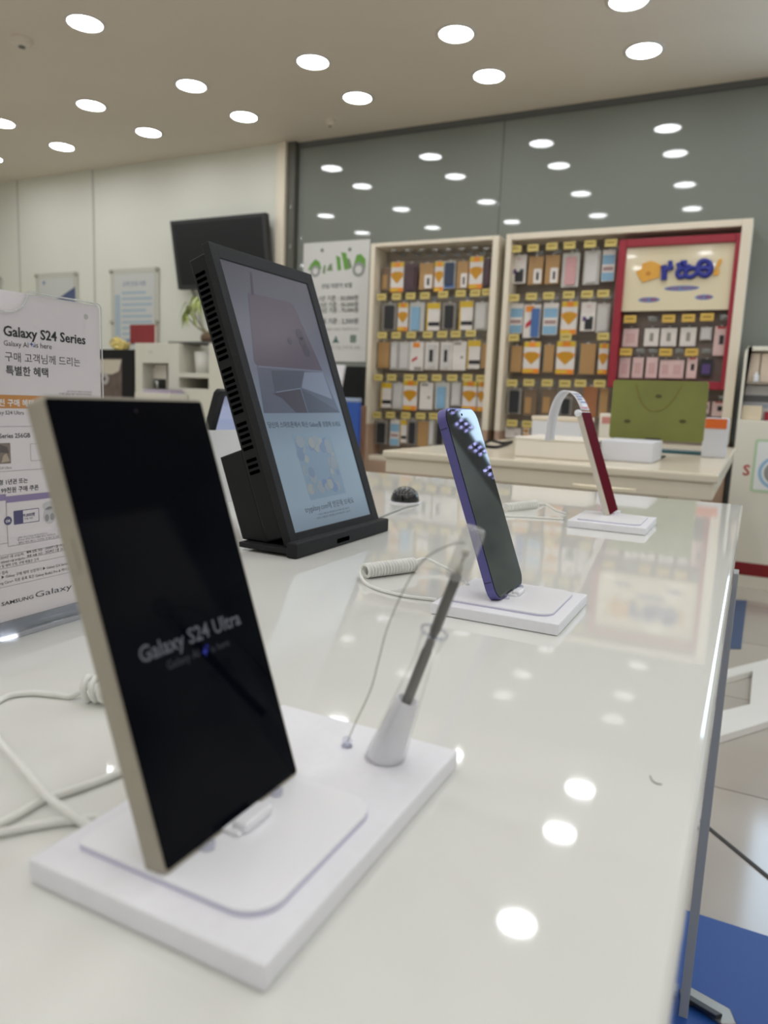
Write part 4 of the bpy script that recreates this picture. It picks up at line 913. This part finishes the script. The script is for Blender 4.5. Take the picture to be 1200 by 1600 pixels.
o, w, h = upright('white_stand', 'small white sloping device seen between the black monitor and the black screen', 'device', 512, 537, 570, 606, 3.5, .03, matt_white)
q = MB(); q.prism([(-w, 0), (w*.6, 0), (w, h), (-w, h)], -.01, .01, matt_white, .002, M=Matrix(((1, 0, 0, 0), (0, 0, -1, 0), (0, 1, 0, 0), (0, 0, 0, 1)))); q.build('face', o)
q = MB(); q.box((-.02, -.01, -(o.location.z-ZF)), (.02, .01, .005), matt_white, .003); q.build('post', o)

# ------------------------------------------------------------------ things on and before the white wall
# television
TVM = face_front(0, YW-.10, 0) @ Matrix.Rotation(R(0), 4, 'X')
t0, t1 = on(265, 345, TVM), on(414, 332, TVM); t2 = on(278, 452, TVM); t3 = on(422, 442, TVM)
tv = thing('television', 'black wall mounted television high on the white wall', 'television', TVM)
q = MB(); q.prism([(t2.x, t2.y), (t3.x, t2.y), (t1.x, (t0.y+t1.y)/2), (t0.x, (t0.y+t1.y)/2)], -.045, 0, mat('television_black', (30, 31, 33), .45), .004, 2); q.build('body', tv)
q = MB(); cx_ = (t2.x+t3.x)/2; q.prism([(t2.x+.03, t2.y+.025), (t3.x-.03, t2.y+.025), (t1.x-.025, t1.y-.022), (t0.x+.025, t1.y-.022)], -.002, .001, mat('television_glass', (22, 23, 25), .45, spec=.25)); q.build('screen', tv)
q = MB(); q.box((cx_-.1, (t0.y+t2.y)/2-.1, -.099), (cx_+.1, (t0.y+t2.y)/2+.1, -.045), black_plastic, .004); q.build('wall_bracket', tv)
q = MB(); tc = [at(px, py, 1, YW-.02) for px, py in ((300, 452), (306, 470), (311, 495), (318, 520), (322, 545), (330, 585))]
q.tube(smooth_path(tc, 5), .008, mat('grey_cable_cover', (166, 164, 154), .5), 8); o = q.build('television_cable'); tag(o, 'grey cable running down the white wall from the television', 'cable')
# framed notices
def notice(label, corners, art):
    NM = face_front(0, YW-.012, 0); a, b = on(*corners[0], NM), on(*corners[1], NM)
    o = thing('framed_notice', label, 'notice', NM, 'acrylic notices on the white wall'); x0, x1, y1, y0 = a.x, b.x, max(a.y, b.y), min(a.y, b.y)
    q = MB(); q.prism(rr(x0, y0, x1, y1, .006), 0, .004, acrylic, .001, 1); q.build('cover', o)
    q = MB(); q.prism(rr(x0-.012, y0-.012, x1+.012, y1+.012, .008), -.004, -.002, mat('pale_notice_backing', (206, 206, 194), .5)); q.build('backing', o)
    for x in (x0, x1):
        for y in (y1-.006, (y0+y1)/2-.04):
            q = MB(); q.lathe([(0, .014), (.012, .014), (.014, .010), (.014, 0)], mat('pale_standoff', (176, 176, 160), .4), 14, M=Matrix.Translation((x, y, 0))); q.build('standoff', o)
    q = MB(); art(q, x0+.03, y0+.03, x1-.03, y1-.03); q.build('print', o, recalc=False); return o
sheet = mat('notice_paper', (214, 216, 212), .5); nblue = mat('notice_navy', (66, 84, 128), .5); nlb = mat('notice_pale_blue', (176, 194, 206), .5); nin = mat('notice_blue_ink', (128, 142, 176), .5)
def art_a(q, x0, y0, x1, y1):
    q.flat([(x0, y0), (x1, y0), (x1, y1), (x0, y1)], -.0012, sheet); h = y1-y0
    q.flat([(x0, y0), (x1+.02, y0), (x1+.02, y1-h*.12), (x0, y1-h*.42)], -.0009, nblue)
    q.disc(x0+.05, y1-.03, .015, -.0009, nin)
def art_b(q, x0, y0, x1, y1):
    q.flat([(x0, y0), (x1, y0), (x1, y1), (x0, y1)], -.0012, sheet); w, h = x1-x0, y1-y0
    q.text('고객 안내 사항', x0+w*.2, y1-h*.14, nin, width=w*.6, z=-.0007, bold=True)
    q.flat([(x0, y0), (x0+w*.14, y0), (x0+w*.14, y1-h*.24), (x0, y1-h*.24)], -.0009, nlb)
    for k in range(9): q.flat([(x0+w*.18, y1-h*(.24+.07*k)), (x0+w*(.95 if k % 3 else .8), y1-h*(.24+.07*k)), (x0+w*(.95 if k % 3 else .8), y1-h*(.205+.07*k)), (x0+w*.18, y1-h*(.205+.07*k))], -.0009, nlb)
    q.flat([(x0+w*.3, y0+h*.16), (x1, y0+h*.16), (x1, y0+h*.22), (x0+w*.3, y0+h*.22)], -.0007, nin)
notice('framed notice with a dark blue diagonal, above the printed sign', ((57, 430), (121, 560)), art_a)
notice('framed pale blue text notice left of the television', ((174, 423), (246, 566)), art_b)
notice('framed notice cut by the left edge of the photo', ((-45, 437), (4, 570)), art_a)
# white shelf unit
UY = 3.45
def U(px, py): return at(px, py, 1, UY)
u0, u1 = U(211, 570).x, U(352, 570).x; ut = U(270, 536).z
un = thing('shelf_unit', 'low white open shelf unit by the white wall with a plant on top', 'shelf', ((u0+u1)/2, UY, ZF)); T = Matrix.Translation((-(u0+u1)/2, -UY, -ZF))
umat = mat('off_white_shelf_board', (214, 212, 198), .45, noise=(3, .02))
xm0, xm1 = U(263, 570).x, U(279, 570).x; z_c1t, z_c1b = U(240, 567).z, U(240, 608).z; z_n = U(300, 583).z; z_c2t, z_c2b = U(300, 590).z, U(300, 607).z
xa_, xb_ = U(222, 570).x, U(326, 570).x; D_ = .38
def ub(name, *bs):
    q = MB()
    for a_, b_ in bs: q.box(a_, b_, umat, .002, M=T)
    return q.build(name, un)
ub('left_side', ((u0, UY, ZF+.001), (xa_, UY+D_, ut))); ub('divider', ((xm0, UY, ZF+.001), (xm1, UY+D_, ut))); ub('right_side', ((xb_, UY, ZF+.001), (u1, UY+D_, ut)))
ub('top_panel', ((xa_, UY, z_c1t), (xm0, UY+D_, ut))); ub('shelf', ((xm1, UY, z_c2t), (xb_, UY+D_, z_n))); ub('lower_panel', ((xa_, UY, ZF+.001), (xm0, UY+D_, z_c1b)), ((xm1, UY, ZF+.001), (xb_, UY+D_, z_c2b)))
ub('back_board', ((xa_, UY+D_-.012, z_c1b), (xm0, UY+D_, z_c1t)), ((xm1, UY+D_-.012, z_c2b), (xb_, UY+D_, ut)))
q = MB(); q.text('AV', U(233, 552).x, U(233, 552).z, mat('grey_mark', (160, 158, 148), .6), width=.03, M=T @ face_front(0, UY-.0008, 0)); q.build('mark', un)
def on_shelf(name, label, cat, px0, px1, pyt, z0, dy, dz, m_):
    a, b = at(px0, pyt, 1, UY+dy), at(px1, pyt, 1, UY+dy); o = thing(name, label, cat, ((a.x+b.x)/2, UY+dy+dz/2, z0)); w = (b.x-a.x)/2
    q = MB(); q.box((-w, -dz/2, .0008), (w, dz/2, a.z-z0), m_, .004); q.build('body', o); return o, w, a.z-z0
o, w, h = on_shelf('white_carton', 'white carton in the left opening of the white shelf unit', 'box', 231, 260, 569, z_c1b, .10, .16, box_w)
q = MB(); q.box((-w*.7, -.0812, .004), (w*.95, -.0795, h*.42), mat('dark_print', (44, 46, 46), .5)); q.build('dark_print', o)
q = MB(); q.lathe([(0, .002), (.016, .002), (.008, .02), (.020, .055), (.018, .055), (.006, .024), (0, .022)], alu, 20); o = q.build('silver_cup'); p = at(246, 606, 1, UY+.05); o.location = (p.x, UY+.05, z_c1b); tag(o, 'small silver cup in front of the white carton in the shelf unit', 'cup')
a_, b_ = at(222, 608, 1, UY-.12), at(268, 608, 1, UY-.12)
q = MB()
for k in range(4): q.box((a_.x+.004*k, UY-.12, a_.z+.006*k-.02), (b_.x-.006*k, UY-.012, a_.z+.006*k-.015), mat('leaflet_%d' % (k % 2), ((206, 192, 206), (150, 140, 170))[k % 2], .5))
lf = q.build('leaflet'); tag(lf, 'thin pile of lavender leaflets seen over the top of the front phone', 'leaflets', kind='stuff')
so_ = MB(); so_.box((a_.x-.02, UY-.16, ZF+.001), (b_.x+.02, UY-.005, a_.z-.0205), umat, .003); o = so_.build('low_cabinet'); tag(o, 'low white cabinet in front of the shelf unit under the leaflets', 'cabinet')
# planter and plant
pp_ = at(318, 582, 1, UY+.10); q = MB(); q.lathe([(0, 0.001), (.060, .001), (.068, .13), (.062, .13), (.055, .02), (0, .02)], mat('white_ceramic', (222, 222, 214), .3), 28); o = q.build('planter'); o.location = (pp_.x, UY+.12, z_n); tag(o, 'empty white planter standing in the upper right niche of the shelf unit', 'planter')
pp_ = at(325, 534, 1, UY+.10); pz = at(325, 534, 1, UY+.10).z
pl_ = thing('potted_plant', 'leafy plant with arching pale green leaves on the shelf unit', 'plant', (pp_.x, UY+.10, pz-.005))
tray = MB(); a_, b_ = at(268, 536, 1, UY+.06), at(345, 536, 1, UY+.06); tray.box((a_.x, UY+.03, ut+.0005), (b_.x, UY+.2, ut+.012), mat('dark_tray', (92, 92, 86), .5), .003); o = tray.build('flat_tray'); tag(o, 'flat dark tray under the plant on the shelf unit', 'tray')
q = MB(); q.lathe([(0, .001), (.035, .001), (.045, .02), (.040, .045), (.02, .055), (0, .058)], mat('brown_root_ball', (104, 84, 64), .8, bump=(60, 1)), 20); q.build('root_ball', pl_)
stem = mat('grey_green_stem', (134, 128, 100), .6); leafm = mat('pale_green_leaf', (186, 198, 122), .5, noise=(12, .15))
tips = [(300, 483), (289, 491), (330, 478), (338, 470), (312, 474)]
I_ = Matrix.Translation(-pl_.location)
for tx, ty in tips[:4]:
    base = pl_.location+Vector((0, 0, .05)); tip = at(tx, ty, 1, UY+.10); md = (base+tip)/2+Vector((.02 if tx > 318 else -.005, 0, -.01))
    q = MB(); q.tube(smooth_path([base, md, tip], 6), [.007-.004*k/12 for k in range(13)], stem, 8, M=I_); q.build('stem', pl_)
rnd = random.Random(5)
q = MB()
for tx, ty in tips:
    tip = at(tx, ty, 1, UY+.10)
    for k in range(9):
        a = rnd.uniform(0, 6.28); L = rnd.uniform(.06, .11); out = Vector((math.cos(a), math.sin(a)*.5, 0)); rise = rnd.uniform(.0, .05); wv = Vector((-out.y, out.x, 0)).normalized()
        pts = [tip+out*L*f+Vector((0, 0, rise*math.sin(f*2.6)*1.6-.09*f*f)) for f in (0, .25, .5, .75, 1)]
        ws = [.004, .010, .011, .007, .001]; vs = []
        for p, w_ in zip(pts, ws): vs += [p-wv*w_, p+Vector((0, 0, -.003)), p+wv*w_]
        fs = []
        for i in range(4): fs += [(3*i, 3*i+1, 3*i+4, 3*i+3), (3*i+1, 3*i+2, 3*i+5, 3*i+4)]
        q.add(vs, fs, leafm, True, M=I_)
q.build('leaves', pl_, recalc=False)
# red book
a_, b_ = at(206, 536, 1, UY+.06), at(244, 536, 1, UY+.06); zt_ = at(225, 507.5, 1, UY+.06).z
rbk = thing('red_book', 'red book standing upright on the left end of the shelf unit', 'book', ((a_.x+b_.x)/2, UY+.06, ut)); w = (b_.x-a_.x)/2; h = zt_-ut
redc = mat('red_book_cover', (138, 44, 48), .4, noise=(6, .05)); q = MB(); q.box((-w, -.014, .0005), (w, -.011, h), redc, .001); q.box((-w, .011, .0005), (w, .014, h), redc, .001); q.box((-w-.001, -.014, .0005), (-w+.003, .014, h), redc, .001); q.build('cover', rbk)
q = MB(); q.box((-w+.003, -.011, .003), (w-.004, .011, h-.004), mat('book_pages', (220, 214, 200), .7)); q.build('pages', rbk)
# black stand with picture and golden bloom
a_, b_ = at(140, 560, 1, UY), at(209, 560, 1, UY); zt_ = at(180, 546, 1, UY).z
bk = thing('black_stand', 'black display case with a picture front, left of the shelf unit', 'display case', ((a_.x+b_.x)/2, UY, ZF)); w = (b_.x-a_.x)/2; h = zt_-ZF
q = MB(); q.box((-w, 0, .001), (w, .30, h), black_plastic, .004); q.build('case', bk)
FMb = face_front(-bk.location.x, -.0006, -ZF); FB = face_front(0, UY-.0006, 0)
def fb(px, py): return on(px, py, FB)
q = MB()
def fpoly(pts, m_, z): q.flat([tuple(fb(*p)) for p in pts], z, m_, M=FMb)
fpoly([(140, 560), (190.5, 560), (190.5, 700), (140, 700)], mat('picture_brown', (98, 84, 76), .5, noise=(14, .3)), .0004)
fpoly([(140, 562), (190, 562), (186, 580), (175, 585), (140, 582)], mat('picture_cream', (198, 190, 172), .5), .0010)
c_ = fb(164, 592); q.disc(c_.x, c_.y, .036, .0014, mat('picture_grey', (170, 166, 164), .5), M=FMb); q.disc(c_.x-.006, c_.y, .013, .0018, mat('picture_dark', (70, 50, 46), .5), M=FMb)
q.build('picture', bk, recalc=False)
gp_ = at(186, 546, 1, UY+.08)
gb = thing('golden_bow', 'crinkled golden bow lying on top of the black case', 'bow', (gp_.x, UY+.08, zt_)); goldm = mat('golden_foil', (232, 212, 130), .4, 0, noise=(30, .2)); rnd = random.Random(9)
q = MB()
for k in range(26):
    u = rnd.uniform(-1, 1); cx_ = u*.062; cz_ = .022+rnd.uniform(0, .050)*(1-.5*abs(u+.3)); an = rnd.uniform(-1.2, 1.2); L = rnd.uniform(.022, .042)
    loop = [(cx_+L*math.cos(f)*math.cos(an), rnd.uniform(-.002, .002)+.02*math.sin(k), cz_+L*.55*math.sin(f)+L*math.cos(f)*math.sin(an)*.6) for f in [2*math.pi*i/10 for i in range(11)]]
    loop = [(x, y, max(z, .005)) for x, y, z in loop]
    q.tube(loop, [.0055]*11, goldm, 6)
q.build('loops', gb)
q = MB(); q.lathe([(0, .001), (.028, .001), (.034, .02), (.022, .03), (0, .032)], goldm, 16); q.build('knot', gb)

# ------------------------------------------------------------------ white kiosk at the right
KY = 3.85
def K(px, py): return at(px, py, 1, KY)
k0 = K(1154, 640).x; k1 = k0+.46; kt = K(1185, 541).z; kb = K(1170, 920).z
ko = thing('kiosk', 'tall white kiosk at the right edge with an open shelf niche and a red stripe', 'kiosk', ((k0+k1)/2, KY, ZF)); T = Matrix.Translation((-(k0+k1)/2, -KY, -ZF))
kw = mat('white_kiosk_shell', (228, 226, 212), .35, noise=(3, .015)); n0, n1_ = K(1163, 600).x, k1-.02; nt_, nb_ = kt-.02, K(1165, 656).z; KD = .20
q = MB(); q.box((k0, KY, kb), (k1, KY+KD, nb_), kw, .004, M=T); q.prism(rr(k0, nb_-.004, n0, kt, (0.0001, .0001, .0001, .03)), -KD, 0, kw, M=T @ face_front(0, KY, 0))
q.box((n0-.002, KY, nt_), (k1, KY+KD, kt), kw, .003, M=T); q.box((n0-.002, KY+KD-.02, nb_-.002), (k1, KY+KD, nt_+.002), mat('kiosk_niche', (214, 206, 188), .4), M=T); q.build('body', ko)
zs_ = K(1180, 597).z
q = MB(); q.box((n0, KY+.01, zs_-.01), (k1-.001, KY+KD-.02, zs_), mat('brown_grey_shelf', (150, 140, 128), .5), .002, M=T); q.build('niche_shelf', ko)
q = MB(); q.box((k0-.001, KY-.0015, K(1175, 900).z), (k1+.001, KY+.01, K(1175, 880).z), mat('dark_red_stripe', (130, 18, 24), .4), .001, M=T); q.build('red_stripe', ko)
q = MB(); q.box((k0+.01, KY+.02, ZF+.001), (k1-.01, KY+KD, kb+.001), mat('dark_plinth', (96, 98, 92), .5), M=T); q.build('plinth', ko)
KM = face_front(0, KY, 0); KT = T @ KM
def kp(px, py): return on(px, py, KM)
a_, b_ = kp(1171, 768), kp(1265, 690); 
q = MB(); q.prism(rr(a_.x, a_.y, b_.x, b_.y, .012), .0003, .0022, mat('pale_green_border', (188, 212, 178), .5), M=KT); q.prism(rr(a_.x+.012, a_.y+.012, b_.x-.012, b_.y-.012, .008), .002, .003, mat('white_sticker', (232, 236, 236), .4), M=KT)
c_ = kp(1213, 739); R_ = c_.x-kp(1184, 739).x
for rr_, m_, z in ((R_, mat('ring_blue', (150, 188, 218), .5), .0034), (R_*.80, mat('white_sticker', (232, 236, 236)), .0038), (R_*.68, mat('ring_grey', (150, 150, 146), .5), .0042)): q.disc(c_.x, c_.y, rr_, z, m_, M=KT, n=40)
q.build('ring_sticker', ko)
q = MB(); a_ = kp(1160, 742); q.text('S', a_.x, a_.y, mat('red_lettering', (176, 44, 48), .5), height=.05, z=.001, bold=True, M=KT); q.build('red_lettering', ko)
def in_kiosk(name, label, cat, px0, px1, pyt, z0, dz, m_, band=None):
    y = KY+.03; a, b = at(px0, pyt, 1, y), at(px1, pyt, 1, y); o = thing(name, label, cat, ((a.x+b.x)/2, y+dz/2, z0)); w = (b.x-a.x)/2; h = a.z-z0
    q = MB(); q.box((-w, -dz/2, .0006), (w, dz/2, h), m_, .003); q.build('body', o)
    for (f0, f1, mm) in band or ():
        q = MB(); q.box((-w*.98, -dz/2-.0015, h*f0), (w*.98, -dz/2+.001, h*f1), mm); q.build('print_band', o)
    return o
in_kiosk('beige_packet', 'pair of beige packets on the upper shelf of the white kiosk', 'packet', 1168, 1189, 552, zs_, .03, mat('beige_packet', (222, 206, 186), .5))
in_kiosk('beige_packet', 'beige packet on the kiosk shelf cut by the right edge of the photo', 'packet', 1191, 1215, 552, zs_, .03, mat('beige_packet', (222, 206, 186)))
bp_ = at(1181, 596, 1, KY+.02); q = MB(); q.lathe([(0, .001), (.011, .001), (.012, .004), (.012, .030), (.006, .037), (.006, .046), (0, .047)], mat('white_bottle', (230, 234, 238), .3), 20); o = q.build('small_bottle'); o.location = (bp_.x, KY+.019, zs_); tag(o, 'small white bottle in front of the beige packets in the kiosk', 'bottle')
in_kiosk('cream_box', 'cream box on the floor of the kiosk niche', 'box', 1160, 1192, 633, nb_, .05, mat('cream_box', (228, 214, 188), .5))
in_kiosk('leaflet_holder', 'white and grey leaflet holder hung behind the cream box in the kiosk', 'leaflet holder', 1160, 1230, 601, nb_, .0299, mat('white_leaflet', (226, 226, 226), .4), band=((.52, .72, mat('grey_leaflet_band', (110, 112, 116), .5)), (.36, .48, mat('blue_grey_band', (176, 184, 198), .5)))).location.y += .07
in_kiosk('red_packet', 'small dark red packet beside the cream box in the kiosk', 'packet', 1195, 1212, 643, nb_, .03, mat('red_packet', (140, 30, 40), .5))

# ------------------------------------------------------------------ on the floor at the right
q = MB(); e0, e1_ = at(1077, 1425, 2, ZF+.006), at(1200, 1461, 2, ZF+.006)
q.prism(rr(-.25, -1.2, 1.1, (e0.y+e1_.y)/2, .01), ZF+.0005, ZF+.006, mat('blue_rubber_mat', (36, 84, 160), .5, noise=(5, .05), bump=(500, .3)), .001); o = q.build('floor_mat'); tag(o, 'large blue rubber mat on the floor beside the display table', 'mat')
q = MB(); f_ = [at(px, py, 2, ZF+.003) for px, py in ((1128, 1013), (1158, 1013), (1167, 938), (1138, 937))]
q.prism([(p.x, p.y) for p in f_], ZF+.0005, ZF+.003, mat('slate_blue_reflection', (70, 92, 132), .5, noise=(5, .05))); o = q.build('blue_floor_reflection'); tag(o, 'small slate blue patch standing for a reflection on the floor in front of the kiosk', 'mat')  # blue floor reflection laid on the tiles as a coloured patch
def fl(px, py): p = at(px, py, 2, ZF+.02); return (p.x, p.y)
q = MB(); wf = mat('white_floor_glare', (250, 250, 246), .3)  # overexposed floor reflection built as a flat white frame shape
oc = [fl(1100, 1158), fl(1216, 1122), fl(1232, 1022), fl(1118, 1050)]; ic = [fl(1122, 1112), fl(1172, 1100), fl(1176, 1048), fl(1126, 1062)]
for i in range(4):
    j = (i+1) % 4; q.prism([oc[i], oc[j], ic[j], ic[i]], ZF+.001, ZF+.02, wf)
o = q.build('floor_glare'); tag(o, 'white frame shape standing in for a bright reflection on the tiles, right of table', 'frame')
# clustered spotlights beside the daylit window, mirrored by the violet phone
led = mat('cool_led', (240, 240, 255), .4, emit=(186, 186, 255), es=60)
n2_ = M2.to_3x3() @ Vector((0, 0, 1))
for px, py in ((704, 637), (725, 665), (747, 701.5), (770, 738)):
    d = ray(px, py).normalized(); tt = (M2.translation-CAM).dot(n2_)/d.dot(n2_); p = CAM+d*tt; rf = d-2*d.dot(n2_)*n2_
    hp = p+rf*((YG-.06-p.y)/rf.y)
    o = thing('cluster_lamp', 'cool white cluster lamp seen only as a mirror image in the violet phone', 'lamp', (hp.x, YG-.06, hp.z), 'cluster lamps right of the cabinets')
    q = MB(); q.box((-.026, .004, -.040), (.026, .058, .040), black_plastic, .006); q.build('housing', o)
    q = MB()
    for i in range(2):
        for k in range(3):
            x_, z_ = (-.017+.034*i), (-.034+.034*k); x_ += .012*(k-1)
            q.disc(x_, z_, .003, -.0035, led, M=Matrix(((1, 0, 0, 0), (0, 0, 1, 0), (0, 1, 0, 0), (0, 0, 0, 1))))
    q.build('led', o, recalc=False)
for o in list(PK.values()):
    if '_free' in o: bpy.data.objects.remove(o)
